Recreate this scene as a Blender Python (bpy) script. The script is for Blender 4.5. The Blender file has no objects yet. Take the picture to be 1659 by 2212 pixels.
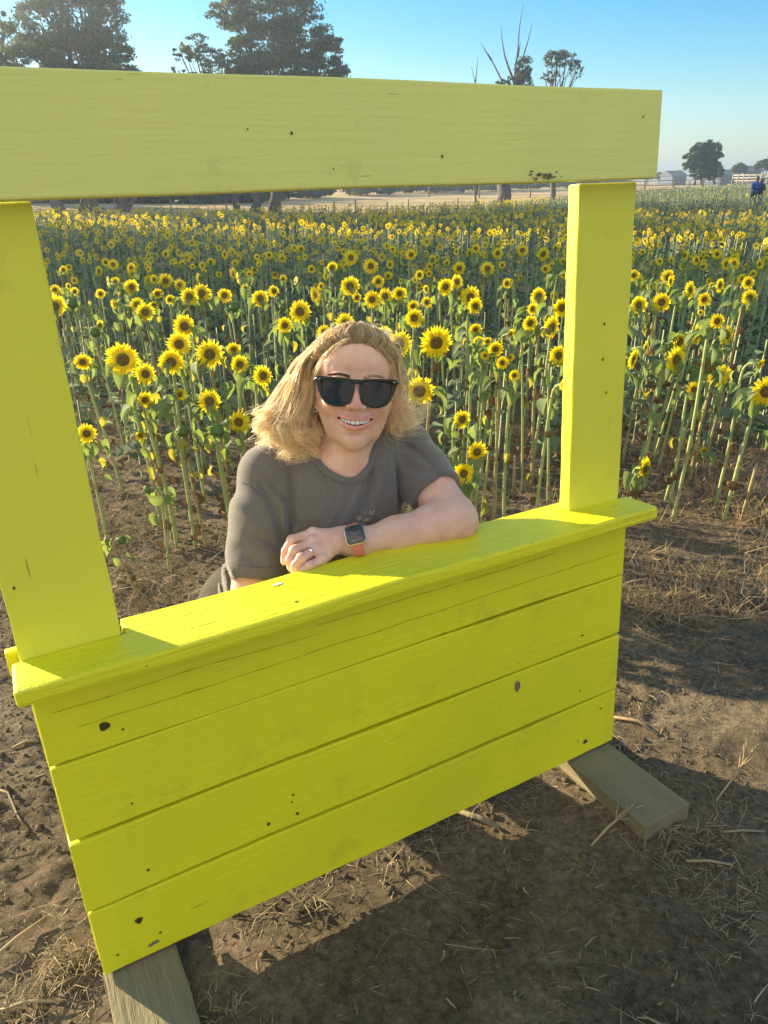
import bpy, bmesh, math, random
import numpy as np
from mathutils import Vector, Matrix, Quaternion
sc = bpy.context.scene
COL = sc.collection
rnd = random.Random(7)
PI = math.pi

# ---------------------------------------------------------------- camera
EYE = Vector((0, 0, 1.6))
F = 1599.6
CR = Vector((0.999946, 0.004285, 0.009435))      # camera right in the world
CU = Vector((-0.010363, 0.413491, 0.910449))     # camera up
CF = Vector((0.0, 0.910498, -0.413513))          # camera forward
cam = bpy.data.cameras.new("camera")
camo = bpy.data.objects.new("camera", cam); COL.objects.link(camo)
camo.matrix_world = Matrix(((CR[0], CU[0], -CF[0], EYE[0]), (CR[1], CU[1], -CF[1], EYE[1]), (CR[2], CU[2], -CF[2], EYE[2]), (0, 0, 0, 1)))
cam.sensor_fit = 'VERTICAL'; cam.sensor_height = 36; cam.lens = 36 * F / 2212
cam.clip_start = 0.05; cam.clip_end = 6000
sc.camera = camo
# ---------------------------------------------------------------- light
SKY_G, SKY_S, SKY_V = 0.7, 1.85, .90
FILL_CLOUD = 3.1  # brightness of the added cloud fill
SUN_EL = 11.5; SUN_AZ = -57.8          # azimuth measured from +y towards +x
w = bpy.data.worlds.new("World"); sc.world = w; w.use_nodes = True
nt = w.node_tree; bg = nt.nodes['Background']
sky = nt.nodes.new('ShaderNodeTexSky'); sky.sky_type = 'NISHITA'; sky.sun_disc = False
sky.sun_elevation = math.radians(SUN_EL); sky.sun_rotation = math.radians(SUN_AZ)
sky.air_density = 1.0; sky.dust_density = 0.0; sky.ozone_density = 3.0
gm = nt.nodes.new('ShaderNodeGamma'); gm.inputs[1].default_value = SKY_G
hs_ = nt.nodes.new('ShaderNodeHueSaturation'); hs_.inputs['Saturation'].default_value = SKY_S; hs_.inputs['Value'].default_value = SKY_V
nt.links.new(sky.outputs[0], gm.inputs[0]); nt.links.new(gm.outputs[0], hs_.inputs['Color']); # unseen bright clouds added behind the camera as neutral fill for shaded sides
wt = nt.nodes.new('ShaderNodeTexCoord'); wsx = nt.nodes.new('ShaderNodeSeparateXYZ'); nt.links.new(wt.outputs['Generated'], wsx.inputs[0])
wn_ = nt.nodes.new('ShaderNodeTexNoise'); wn_.inputs['Scale'].default_value = 2.4; wn_.inputs['Detail'].default_value = 7; nt.links.new(wt.outputs['Generated'], wn_.inputs[0])
wr = nt.nodes.new('ShaderNodeMapRange'); wr.interpolation_type = 'SMOOTHSTEP'; wr.inputs['From Min'].default_value = .36; wr.inputs['From Max'].default_value = .56; nt.links.new(wn_.outputs[0], wr.inputs[0])
wy_ = nt.nodes.new('ShaderNodeMapRange'); wy_.interpolation_type = 'SMOOTHSTEP'; wy_.inputs['From Min'].default_value = .0; wy_.inputs['From Max'].default_value = -.45; nt.links.new(wsx.outputs['Y'], wy_.inputs[0])
wm = nt.nodes.new('ShaderNodeMath'); wm.operation = 'MULTIPLY'; nt.links.new(wr.outputs[0], wm.inputs[0]); nt.links.new(wy_.outputs[0], wm.inputs[1])
wx_ = nt.nodes.new('ShaderNodeMixRGB'); wx_.inputs[2].default_value = (FILL_CLOUD * 1.0, FILL_CLOUD * .96, FILL_CLOUD * .92, 1)
nt.links.new(wm.outputs[0], wx_.inputs[0]); nt.links.new(hs_.outputs[0], wx_.inputs[1]); nt.links.new(wx_.outputs[0], bg.inputs[0]); bg.inputs[1].default_value = 0.11
sun = bpy.data.lights.new("sun", 'SUN'); sun.energy = 4.7; sun.angle = math.radians(0.5); sun.color = (1.0, 0.80, 0.52)
suno = bpy.data.objects.new("sun", sun); COL.objects.link(suno)
_el, _az = math.radians(SUN_EL), math.radians(SUN_AZ)
SUNV = Vector((math.sin(_az) * math.cos(_el), math.cos(_az) * math.cos(_el), math.sin(_el)))
suno.rotation_euler = SUNV.to_track_quat('Z', 'Y').to_euler()
sc.view_settings.view_transform = 'Standard'; sc.view_settings.look = 'None'
sc.view_settings.exposure = 1.95; sc.view_settings.gamma = 1.0

# ---------------------------------------------------------------- helpers
def tag(o, label=None, cat=None, group=None, kind=None):
    if label: o['label'] = label
    if cat: o['category'] = cat
    if group: o['group'] = group
    if kind: o['kind'] = kind
    return o
def empty(name, loc=(0, 0, 0), rz=0.0):
    o = bpy.data.objects.new(name, None); COL.objects.link(o)
    o.location = loc; o.rotation_euler = (0, 0, rz); o.empty_display_size = .1
    return o
def newobj(name, me, parent=None):
    o = bpy.data.objects.new(name, me); COL.objects.link(o)
    if parent is not None: o.parent = parent
    return o
def mesh_np(name, V, polys, mats, mi=None, smooth=True):
    """V (n,3); polys: array (m,3|4) or list of lists"""
    me = bpy.data.meshes.new(name)
    V = np.asarray(V, np.float32)
    if isinstance(polys, np.ndarray):
        m, k = polys.shape
        me.vertices.add(len(V)); me.vertices.foreach_set('co', V.ravel())
        me.loops.add(m * k); me.loops.foreach_set('vertex_index', polys.astype(np.int32).ravel())
        me.polygons.add(m)
        me.polygons.foreach_set('loop_start', np.arange(0, m * k, k, dtype=np.int32))
        me.polygons.foreach_set('loop_total', np.full(m, k, np.int32))
        me.update(calc_edges=True)
    else:
        me.from_pydata([tuple(map(float, v)) for v in V], [], polys)
    for mt in (mats if isinstance(mats, (list, tuple)) else [mats]): me.materials.append(mt)
    n = len(me.polygons)
    if mi is not None: me.polygons.foreach_set('material_index', np.asarray(mi, np.int32))
    me.polygons.foreach_set('use_smooth', np.full(n, bool(smooth)))
    me.update()
    return me
class MB:
    def __init__(s): s.v = []; s.f = []; s.m = []
    def add(s, vs, fs, m=0):
        b = len(s.v); s.v += [tuple(v) for v in vs]
        for f in fs: s.f.append([b + i for i in f]); s.m.append(m)
    def tube(s, pts, rad, n=8, m=0, cap=True):
        pts = [Vector(p) for p in pts]
        if not hasattr(rad, '__len__'): rad = [rad] * len(pts)
        b = len(s.v); up = None
        for i, p in enumerate(pts):
            t = (pts[min(i + 1, len(pts) - 1)] - pts[max(i - 1, 0)]).normalized()
            if up is None: up = t.orthogonal().normalized()
            up = (up - t * up.dot(t)); up = up.normalized() if up.length > 1e-6 else t.orthogonal().normalized()
            sd = t.cross(up)
            for k in range(n):
                a = 2 * PI * k / n; s.v.append(tuple(p + (up * math.cos(a) + sd * math.sin(a)) * rad[i]))
        for i in range(len(pts) - 1):
            for k in range(n):
                s.f.append([b + i * n + k, b + i * n + (k + 1) % n, b + (i + 1) * n + (k + 1) % n, b + (i + 1) * n + k]); s.m.append(m)
        if cap:
            s.f.append([b + k for k in range(n)][::-1]); s.m.append(m)
            s.f.append([b + (len(pts) - 1) * n + k for k in range(n)]); s.m.append(m)
    def box(s, x0, x1, y0, y1, z0, z1, m=0):
        s.add([(x0, y0, z0), (x1, y0, z0), (x1, y1, z0), (x0, y1, z0), (x0, y0, z1), (x1, y0, z1), (x1, y1, z1), (x0, y1, z1)],
              [[0, 3, 2, 1], [4, 5, 6, 7], [0, 1, 5, 4], [1, 2, 6, 5], [2, 3, 7, 6], [3, 0, 4, 7]], m)
    def ellipsoid(s, c, r, nu=12, nv=8, m=0, rot=None):
        vs = []
        for j in range(nv + 1):
            ph = PI * j / nv
            for i in range(nu):
                th = 2 * PI * i / nu
                v = Vector((r[0] * math.sin(ph) * math.cos(th), r[1] * math.sin(ph) * math.sin(th), r[2] * math.cos(ph)))
                if rot is not None: v = rot @ v
                vs.append(Vector(c) + v)
        fs = [[j * nu + i, (j + 1) * nu + i, (j + 1) * nu + (i + 1) % nu, j * nu + (i + 1) % nu] for j in range(nv) for i in range(nu)]
        s.add(vs, fs, m)
    def mesh(s, name, mats, smooth=True):
        me = mesh_np(name, np.array(s.v), s.f, mats, s.m, smooth); me.validate(); return me
    def build(s, name, mats, parent=None, smooth=True):
        return newobj(name, s.mesh(name, mats, smooth), parent)

def hash2(ix, iy, seed):
    h = (ix.astype(np.int64) * 374761393 + iy.astype(np.int64) * 668265263 + seed * 974711) & 0x7fffffff
    h = ((h ^ (h >> 13)) * 1274126177) & 0x7fffffff
    return ((h ^ (h >> 16)) & 0xffff) / 65535.0
def vnoise(x, y, seed=0):
    ix = np.floor(x); iy = np.floor(y); fx = x - ix; fy = y - iy
    fx = fx * fx * (3 - 2 * fx); fy = fy * fy * (3 - 2 * fy)
    a = hash2(ix, iy, seed); b = hash2(ix + 1, iy, seed); c = hash2(ix, iy + 1, seed); d = hash2(ix + 1, iy + 1, seed)
    return (a * (1 - fx) + b * fx) * (1 - fy) + (c * (1 - fx) + d * fx) * fy - 0.5
def sstep(x, a, b):
    t = np.clip((x - a) / (b - a), 0, 1); return t * t * (3 - 2 * t)

# terrain height (smooth part)
def gz(x, y):
    x = np.asarray(x, float); y = np.asarray(y, float)
    near = 0.276 + 0.0668 * (np.clip(x, -3, 3) + .4776) - 0.066 * (y - .8387)
    far = np.interp(y, [0, 3, 6, 12, 20, 35, 60, 150, 400, 4000], [.16, .10, -.02, -.2, -.35, -.58, -.7, -.7, -.6, 0.]) + 0.0668 * np.clip(x, -3, 3) * np.exp(-np.maximum(y - 3, 0) / 6)
    t = sstep(y, 2.4, 5.0)
    r = x / np.maximum(y, 5)
    rise = 1.0 * sstep(r, .12, .5) * sstep(y, 18, 70)
    return near * (1 - t) + far * t + rise
def ray(u, v): return (CR * ((u - 829.5) / F) + CU * (-(v - 1106) / F) + CF)
def at(u, v, d): return EYE + ray(u, v) * d
def on_height(u, v, H):
    """point of the sight line that stands H above the ground"""
    r = ray(u, v); lo, hi = .8, 200.0
    d = lo
    while d < hi:
        p = EYE + r * d
        if p.z - float(gz(p.x, p.y)) <= H: break
        d *= 1.01
    return EYE + r * d
def pix(p):
    d = Vector(p) - EYE; z = d.dot(CF)
    return (829.5 + F * d.dot(CR) / z, 1106 - F * d.dot(CU) / z, z)

# ---------------------------------------------------------------- materials
def nodes(name):
    m = bpy.data.materials.new(name); m.use_nodes = True
    n = m.node_tree.nodes; l = m.node_tree.links
    return m, n, l, n['Principled BSDF']
def N(n, t, **k):
    o = n.new(t)
    for a, b in k.items():
        if a in o.bl_rna.properties: setattr(o, a, b)
        else: o.inputs[a].default_value = b
    return o
def ramp(n, stops):
    r = n.new('ShaderNodeValToRGB'); e = r.color_ramp.elements
    while len(e) < len(stops): e.new(.5)
    for i, (p, c) in enumerate(stops):
        e[i].position = p; e[i].color = (c[0], c[1], c[2], 1) if hasattr(c, '__len__') else (c, c, c, 1)
    return r
def mat(name, c1, c2=None, scale=8, rough=.8, bump=.0, bscale=None, coord='Object', trans=0, transc=None, spec=.3, detail=4, stretch=None, coat=0, metal=0):
    m, n, l, b = nodes(name)
    b.inputs['Roughness'].default_value = rough; b.inputs['Specular IOR Level'].default_value = spec
    b.inputs['Metallic'].default_value = metal
    tc = n.new('ShaderNodeTexCoord'); mp = n.new('ShaderNodeMapping'); l.new(tc.outputs[coord], mp.inputs[0])
    if stretch: mp.inputs['Scale'].default_value = stretch
    if c2 is None: c2 = tuple(x * .75 for x in c1)
    ns = N(n, 'ShaderNodeTexNoise', Scale=scale, Detail=detail, Roughness=.6); l.new(mp.outputs[0], ns.inputs[0])
    r = ramp(n, [(.3, c1), (.7, c2)]); l.new(ns.outputs[0], r.inputs[0]); l.new(r.outputs[0], b.inputs['Base Color'])
    if bump:
        nb = N(n, 'ShaderNodeTexNoise', Scale=bscale or scale * 3, Detail=5, Roughness=.65); l.new(mp.outputs[0], nb.inputs[0])
        bp = N(n, 'ShaderNodeBump', Strength=bump, Distance=.01); l.new(nb.outputs[0], bp.inputs['Height']); l.new(bp.outputs[0], b.inputs['Normal'])
    if coat: b.inputs['Coat Weight'].default_value = coat
    if trans:
        tr = n.new('ShaderNodeBsdfTranslucent'); mx = N(n, 'ShaderNodeMixShader', Fac=trans)
        if transc: tr.inputs[0].default_value = (*transc, 1)
        else: l.new(r.outputs[0], tr.inputs[0])
        out = n['Material Output']; l.new(b.outputs[0], mx.inputs[1]); l.new(tr.outputs[0], mx.inputs[2]); l.new(mx.outputs[0], out.inputs[0])
    return m
def painted(name, axis, c1=(.78, .74, .014), c2=(.68, .67, .018), fine=1.0):
    """thick yellow-green paint over rough sawn timber; grain along the given axis"""
    m, n, l, b = nodes(name)
    tc = n.new('ShaderNodeTexCoord'); mp = n.new('ShaderNodeMapping'); l.new(tc.outputs['Object'], mp.inputs[0])
    s = [1, 1, 1]; s[axis] = .07; mp.inputs['Scale'].default_value = s
    big = N(n, 'ShaderNodeTexNoise', Scale=2.2, Detail=4, Roughness=.6); l.new(tc.outputs['Object'], big.inputs[0])
    r = ramp(n, [(.35, c1), (.65, c2)]); l.new(big.outputs[0], r.inputs[0])
    # grubby smears
    sm = N(n, 'ShaderNodeTexNoise', Scale=7, Detail=7, Roughness=.72); l.new(tc.outputs['Object'], sm.inputs[0])
    r2 = ramp(n, [(.56, 0.0), (.80, .42)]); l.new(sm.outputs[0], r2.inputs[0])
    mx = n.new('ShaderNodeMixRGB'); mx.inputs[2].default_value = (.22, .22, .045, 1); l.new(r2.outputs[0], mx.inputs[0]); l.new(r.outputs[0], mx.inputs[1])
    # little specks and cracks
    sp = N(n, 'ShaderNodeTexNoise', Scale=120, Detail=3, Roughness=.6); l.new(mp.outputs[0], sp.inputs[0])
    r3 = ramp(n, [(.70, 0.0), (.74, .55)]); l.new(sp.outputs[0], r3.inputs[0])
    mx2 = n.new('ShaderNodeMixRGB'); mx2.inputs[2].default_value = (.12, .12, .03, 1); l.new(r3.outputs[0], mx2.inputs[0]); l.new(mx.outputs[0], mx2.inputs[1])
    l.new(mx2.outputs[0], b.inputs['Base Color'])
    g1 = N(n, 'ShaderNodeTexNoise', Scale=90, Detail=6, Roughness=.6); l.new(mp.outputs[0], g1.inputs[0])
    g2 = N(n, 'ShaderNodeTexNoise', Scale=230, Detail=2); l.new(tc.outputs['Object'], g2.inputs[0])
    ad = N(n, 'ShaderNodeMath', operation='MULTIPLY_ADD'); l.new(g2.outputs[0], ad.inputs[0]); ad.inputs[1].default_value = .25; l.new(g1.outputs[0], ad.inputs[2])
    wv = N(n, 'ShaderNodeTexWave', Scale=38, Distortion=2.5); wv.inputs['Detail'].default_value = 2; m2 = n.new('ShaderNodeMapping'); m2.inputs['Rotation'].default_value = (0, .9, .5); l.new(tc.outputs['Object'], m2.inputs[0]); l.new(m2.outputs[0], wv.inputs[0])
    mk = N(n, 'ShaderNodeTexNoise', Scale=5, Detail=2); l.new(tc.outputs['Object'], mk.inputs[0]); mr = ramp(n, [(.52, 0.0), (.70, .09)]); l.new(mk.outputs[0], mr.inputs[0])
    mm = N(n, 'ShaderNodeMath', operation='MULTIPLY'); l.new(wv.outputs[0], mm.inputs[0]); l.new(mr.outputs[0], mm.inputs[1])
    a2 = N(n, 'ShaderNodeMath', operation='ADD'); l.new(ad.outputs[0], a2.inputs[0]); l.new(mm.outputs[0], a2.inputs[1]); ad = a2
    bp = N(n, 'ShaderNodeBump', Strength=.36, Distance=.004 * fine); l.new(ad.outputs[0], bp.inputs['Height']); l.new(bp.outputs[0], b.inputs['Normal'])
    b.inputs['Roughness'].default_value = .5; b.inputs['Specular IOR Level'].default_value = .4
    return m
M = {}
M['paint_x'] = painted('painted_plank', 0)
M['paint_z'] = painted('painted_post', 2, (.76, .73, .05), (.70, .69, .055))  # post colour lifted a little paler, a trace of lens flare painted in
M['paint_flare'] = painted('flare_pale_board', 0, (.76, .77, .20), (.70, .72, .20))  # header colour lightened to carry the washed-out veil of lens flare
M['paint_top'] = painted('painted_shelf', 0, fine=3.6)
M['knot'] = mat('dark_knot', (.035, .03, .012), (.08, .07, .02), 60, .9)
M['bare'] = mat('bare_grey_timber', (.13, .12, .09), (.22, .20, .12), 90, .9)
M['dropping'] = mat('dried_dropping', (.75, .74, .68), (.45, .45, .38), 120, .9)
M['timber'] = mat('weathered_timber', (.27, .23, .13), (.17, .15, .09), 14, .85, .8, 60, stretch=(1, .12, 1))
M['petal'] = mat('sunflower_petal', (.96, .80, .012), (.93, .70, .01), 30, .55, trans=.45, transc=(1.0, .80, .015))
M['petal_far'] = mat('sunflower_petal_far', (.90, .72, .012), (.80, .56, .01), 3, .6, trans=.35, transc=(.95, .70, .01))
def disc_mat():
    m, n, l, b = nodes('seed_disc')
    tc = n.new('ShaderNodeTexCoord'); ln = N(n, 'ShaderNodeVectorMath', operation='LENGTH'); 
    sx = n.new('ShaderNodeMapping'); sx.inputs['Scale'].default_value = (1, 0, 1); l.new(tc.outputs['Object'], sx.inputs[0]); l.new(sx.outputs[0], ln.inputs[0])
    r = ramp(n, [(0.0, (.42, .36, .07)), (.10, (.44, .33, .06)), (.22, (.34, .21, .04)), (.36, (.50, .33, .05)), (.44, (.62, .45, .04))])
    l.new(ln.outputs['Value'], r.inputs[0]); l.new(r.outputs[0], b.inputs['Base Color'])
    v = N(n, 'ShaderNodeTexVoronoi', Scale=26); l.new(tc.outputs['Object'], v.inputs[0])
    bp = N(n, 'ShaderNodeBump', Strength=1.0, Distance=.03); bp.invert = True; l.new(v.outputs['Distance'], bp.inputs['Height']); l.new(bp.outputs[0], b.inputs['Normal'])
    b.inputs['Roughness'].default_value = .9
    return m
M['disc'] = disc_mat()
M['disc_far'] = mat('seed_disc_far', (.36, .25, .04), (.26, .17, .03), 20, .9)
M['stem'] = mat('sunflower_stem', (.42, .48, .20), (.32, .40, .14), 30, .7, .4, 200, trans=.15, transc=(.4, .5, .1))
M['stem_dry'] = mat('dry_stem', (.42, .36, .16), (.28, .22, .09), 30, .8, .4, 200)
M['leaf'] = mat('sunflower_leaf', (.17, .24, .10), (.25, .31, .13), 25, .6, .5, 80, trans=.36, transc=(.34, .46, .09))
M['leaf_yellow'] = mat('yellowing_leaf', (.40, .38, .06), (.18, .25, .05), 18, .65, trans=.4, transc=(.6, .5, .05))
M['leaf_dead'] = mat('withered_leaf', (.20, .12, .055), (.11, .065, .03), 25, .85, trans=.15)
M['calyx'] = mat('green_bracts', (.16, .25, .06), (.10, .18, .045), 20, .7, trans=.2)
M['field_stem'] = mat('field_stem', (.40, .45, .26), (.27, .33, .17), 1.5, .75, trans=.12)
M['field_leaf'] = mat('field_leaf', (.24, .31, .17), (.15, .22, .11), 1.5, .7, trans=.3)
M['straw'] = mat('straw', (.46, .36, .20), (.22, .16, .09), 6, .75, trans=.1)
M['drygrass'] = mat('dry_grass', (.52, .40, .22), (.30, .22, .12), 3, .8, trans=.25)
M['gum_leaf'] = mat('gum_leaf', (.035, .07, .045), (.055, .09, .055), .35, .7, trans=.25, transc=(.11, .16, .07))
M['gum_leaf2'] = mat('gum_leaf_light', (.085, .12, .045), (.11, .13, .05), .35, .7, trans=.3, transc=(.2, .2, .06))
M['bark'] = mat('gum_bark', (.13, .115, .10), (.07, .06, .05), 1.5, .9, .6, 6)
M['grey_wood'] = mat('grey_post_wood', (.20, .18, .15), (.12, .11, .09), 6, .9)
M['bale'] = mat('hay_bale', (.38, .30, .17), (.28, .21, .11), 5, .9, .6, 30)
M['shed'] = mat('blue_grey_sheeting', (.05, .09, .14), (.04, .07, .12), .3, .6)
M['shedroof'] = mat('pale_roof_sheeting', (.09, .11, .13), (.07, .09, .11), .3, .9)
M['rail'] = mat('pale_rail', (.30, .28, .24), (.22, .20, .18), 3, .8)

# ---------------------------------------------------------------- ground: one sheet out to the horizon
def axis_vals(segs):
    out = [segs[0][0]]
    for a, b, s0, s1 in segs:
        x = a; 
        k = 0
        L = b - a
        n = max(1, int(abs(L) / ((abs(s0) + abs(s1)) / 2)))
        t = np.arange(1, n + 1) / n
        # quadratic spacing from s0 to s1
        q = (s0 * t + (s1 - s0) * t * t / 2); q = q / q[-1]
        out += list(a + L * q)
    return np.array(out)
xs = axis_vals([(0, 1.6, .011, .014), (1.6, 4, .014, .06), (4, 20, .06, .8), (20, 200, .8, 12), (200, 3000, 12, 500)])
xs = np.concatenate([-xs[:0:-1], xs])
ys = np.concatenate([axis_vals([(.25, -2, .02, .2), (-2, -60, .2, 12)])[::-1], axis_vals([(.25, 3.0, .010, .013), (3.0, 6, .013, .04), (6, 30, .04, .6), (30, 300, .6, 15), (300, 4500, 15, 500)])[1:]])
GX, GY = np.meshgrid(xs, ys, indexing='ij')
def ground_detail(x, y):
    near = 1 - sstep(np.hypot(x, y - 1.5), 5, 14)
    d = .026 * vnoise(x * 2.1, y * 2.1, 1) + .012 * vnoise(x * 6, y * 6, 2)
    d += near * (.008 * vnoise(x * 16, y * 16, 3) + .007 * vnoise(x * 37, y * 37, 4) + .006 * vnoise(x * 80, y * 80, 5))
    cl = np.maximum(vnoise(x * 26 + 3, y * 26, 8) - .22, 0) * .03 * near * (vnoise(x * 2, y * 2, 9) > -.15)
    # flat where the panel and its feet stand
    lx = (x + .4776) * .8763 + (y - .8387) * .4810; ly = -(x + .4776) * .4771 + (y - .8387) * .8742
    k = 1 - .8 * (sstep(lx, -.15, .0) * (1 - sstep(lx, 1.2, 1.35)) * sstep(ly, -.32, -.2) * (1 - sstep(ly, .05, .2)))
    tracks = .5 - .5 * np.cos((x * .25 + y) * 2 * PI / .16)
    wl = sstep(x, .75, 1.1) * sstep(y, .9, 1.4) * (1 - sstep(y, 2.4, 3.0))
    return (d + cl) * k + tracks * .018 * wl
def gzd(x, y): return gz(x, y) + ground_detail(np.asarray(x, float), np.asarray(y, float))
GZ = gzd(GX, GY)
nx, ny = GX.shape
idx = np.arange(nx * ny).reshape(nx, ny)
quads = np.stack([idx[:-1, :-1], idx[1:, :-1], idx[1:, 1:], idx[:-1, 1:]], -1).reshape(-1, 4)
def field_edge(r): return np.interp(r, [-.6, -.3, 0, .08, .18, .30, .55, .8], [29, 33, 40, 48, 60, 80, 92, 98])
def ground_mat():
    m, n, l, b = nodes('soil_and_paddock')
    tc = n.new('ShaderNodeTexCoord')
    a = N(n, 'ShaderNodeTexNoise', Scale=3.0, Detail=8, Roughness=.65); l.new(tc.outputs['Object'], a.inputs[0])
    r = ramp(n, [(.30, (.10, .077, .052)), (.50, (.175, .135, .088)), (.72, (.31, .24, .155))]); l.new(a.outputs[0], r.inputs[0])
    f = N(n, 'ShaderNodeTexNoise', Scale=60, Detail=6, Roughness=.75); l.new(tc.outputs['Object'], f.inputs[0])
    rf = ramp(n, [(.36, .55), (.64, 1.32)]); l.new(f.outputs[0], rf.inputs[0])
    mu = N(n, 'ShaderNodeMixRGB', blend_type='MULTIPLY', Fac=1.0); l.new(r.outputs[0], mu.inputs[1]); l.new(rf.outputs[0], mu.inputs[2])
    # dry paddock beyond the crop
    p = N(n, 'ShaderNodeTexNoise', Scale=.12, Detail=6, Roughness=.6); l.new(tc.outputs['Object'], p.inputs[0])
    rp = ramp(n, [(.35, (.56, .40, .19)), (.65, (.68, .50, .26))]); l.new(p.outputs[0], rp.inputs[0])
    at_ = N(n, 'ShaderNodeAttribute', attribute_name='paddock')
    mx = n.new('ShaderNodeMixRGB'); l.new(at_.outputs['Fac'], mx.inputs[0]); l.new(mu.outputs[0], mx.inputs[1]); l.new(rp.outputs[0], mx.inputs[2])
    l.new(mx.outputs[0], b.inputs['Base Color']); b.inputs['Roughness'].default_value = .95; b.inputs['Specular IOR Level'].default_value = .1
    g = N(n, 'ShaderNodeTexNoise', Scale=140, Detail=7, Roughness=.7); l.new(tc.outputs['Object'], g.inputs[0])
    g2 = N(n, 'ShaderNodeTexNoise', Scale=420, Detail=5, Roughness=.7); l.new(tc.outputs['Object'], g2.inputs[0]); ga = N(n, 'ShaderNodeMath', operation='MULTIPLY_ADD'); ga.inputs[1].default_value = .45; l.new(g2.outputs[0], ga.inputs[0]); l.new(g.outputs[0], ga.inputs[2]); g = ga
    bp = N(n, 'ShaderNodeBump', Strength=1.0, Distance=.009); l.new(g.outputs[0], bp.inputs['Height']); l.new(bp.outputs[0], b.inputs['Normal'])
    return m
gme = mesh_np('ground', np.stack([GX, GY, GZ], -1).reshape(-1, 3), quads, ground_mat())
att = gme.attributes.new('paddock', 'FLOAT', 'POINT')
pv = sstep(GY - field_edge(GX / np.maximum(GY, 1)), 0, 1.5) * (GY > 8)
att.data.foreach_set('value', pv.ravel().astype(np.float32))
tag(newobj('ground', gme), kind='structure')

# ---------------------------------------------------------------- the yellow photo stand
PM = Matrix(((0.876308, -0.477140, -0.066494, -0.477617), (0.481007, 0.874248, 0.065750, 0.838719), (0.026760, -0.089601, 0.995618, 0.275969), (0, 0, 0, 1)))
def ploc(p): return PM @ Vector(p)
stand = empty('photo_stand'); stand.matrix_world = PM
tag(stand, 'yellow green painted timber photo stand with an open window and a sill', 'photo stand')
def timber(name, x0, x1, y0, y1, z0, z1, m, parent, axis=0, bev=.003, jit=.0011, outline=None, seed=1):
    bm = bmesh.new()
    if outline is None:
        d = [x1 - x0, y1 - y0, z1 - z0]
        bmesh.ops.create_cube(bm, size=1)
        for v in bm.verts: v.co = Vector(((x0 + x1) / 2 + v.co.x * d[0], (y0 + y1) / 2 + v.co.y * d[1], (z0 + z1) / 2 + v.co.z * d[2]))
    else:
        lo = [bm.verts.new((x, y, z0)) for x, y in outline]; hi = [bm.verts.new((x, y, z1)) for x, y in outline]
        bm.faces.new(lo[::-1]); bm.faces.new(hi)
        for i in range(len(lo)): bm.faces.new((lo[i], lo[(i + 1) % len(lo)], hi[(i + 1) % len(lo)], hi[i]))
    bmesh.ops.recalc_face_normals(bm, faces=bm.faces)
    bmesh.ops.bevel(bm, geom=list(bm.edges), offset=bev, segments=2, affect='EDGES', profile=.6)
    lo_, hi_ = (x0, x1) if axis == 0 else (z0, z1) if axis == 2 else (y0, y1)
    n = int((hi_ - lo_) / .02)
    no = Vector((0, 0, 0)); no[axis] = 1
    for i in range(1, n):
        co = Vector((0, 0, 0)); co[axis] = lo_ + (hi_ - lo_) * i / n
        bmesh.ops.bisect_plane(bm, geom=bm.verts[:] + bm.edges[:] + bm.faces[:], plane_co=co, plane_no=no)
    co = np.array([v.co[:] for v in bm.verts])
    q = co[:, axis] * 22; q2 = co[:, (axis + 1) % 3] * 30 + co[:, (axis + 2) % 3] * 43
    for v, a, b_, c_ in zip(bm.verts, vnoise(q, q2, seed) * 2 * jit, vnoise(q * 1.3, q2 + 7, seed + 5) * 2 * jit, vnoise(q * .15, q2 * 0, seed + 9) * jit * 3):
        dv = [a, b_, c_]; dv[axis] *= .3
        v.co += Vector((dv[0], dv[1] * .6, dv[2] + c_ if axis == 0 else dv[2]))
    me = bpy.data.meshes.new(name); bm.to_mesh(me); bm.free(); me.materials.append(m)
    me.polygons.foreach_set('use_smooth', [False] * len(me.polygons))
    return newobj(name, me, parent)
PZ0 = .0415
for i in range(4):
    timber('front_plank', [.0, -.002, .001, .0][i], [1.1905, 1.192, 1.190, 1.191][i], 0, .0345, PZ0 + i * .15 + .003, PZ0 + (i + 1) * .15 - .003 if i < 3 else .6345, M['paint_x'], stand, 0, seed=i + 2)
_bk = MB(); _bk.box(.146, 1.056, .0347, .0385, .05, .63); _bk.build('gap_light_block', M['timber'], stand, smooth=False)  # added sheet that stops light from behind so the plank gaps read dark
lp = timber('post', -.0026, .1435, .0358, .075, .042, 1.295, M['paint_z'], stand, 2, seed=11)
rp_ = timber('post', 1.059, 1.1997, .0358, .066, .042, 1.295, M['paint_z'], stand, 2, seed=12)
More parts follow.
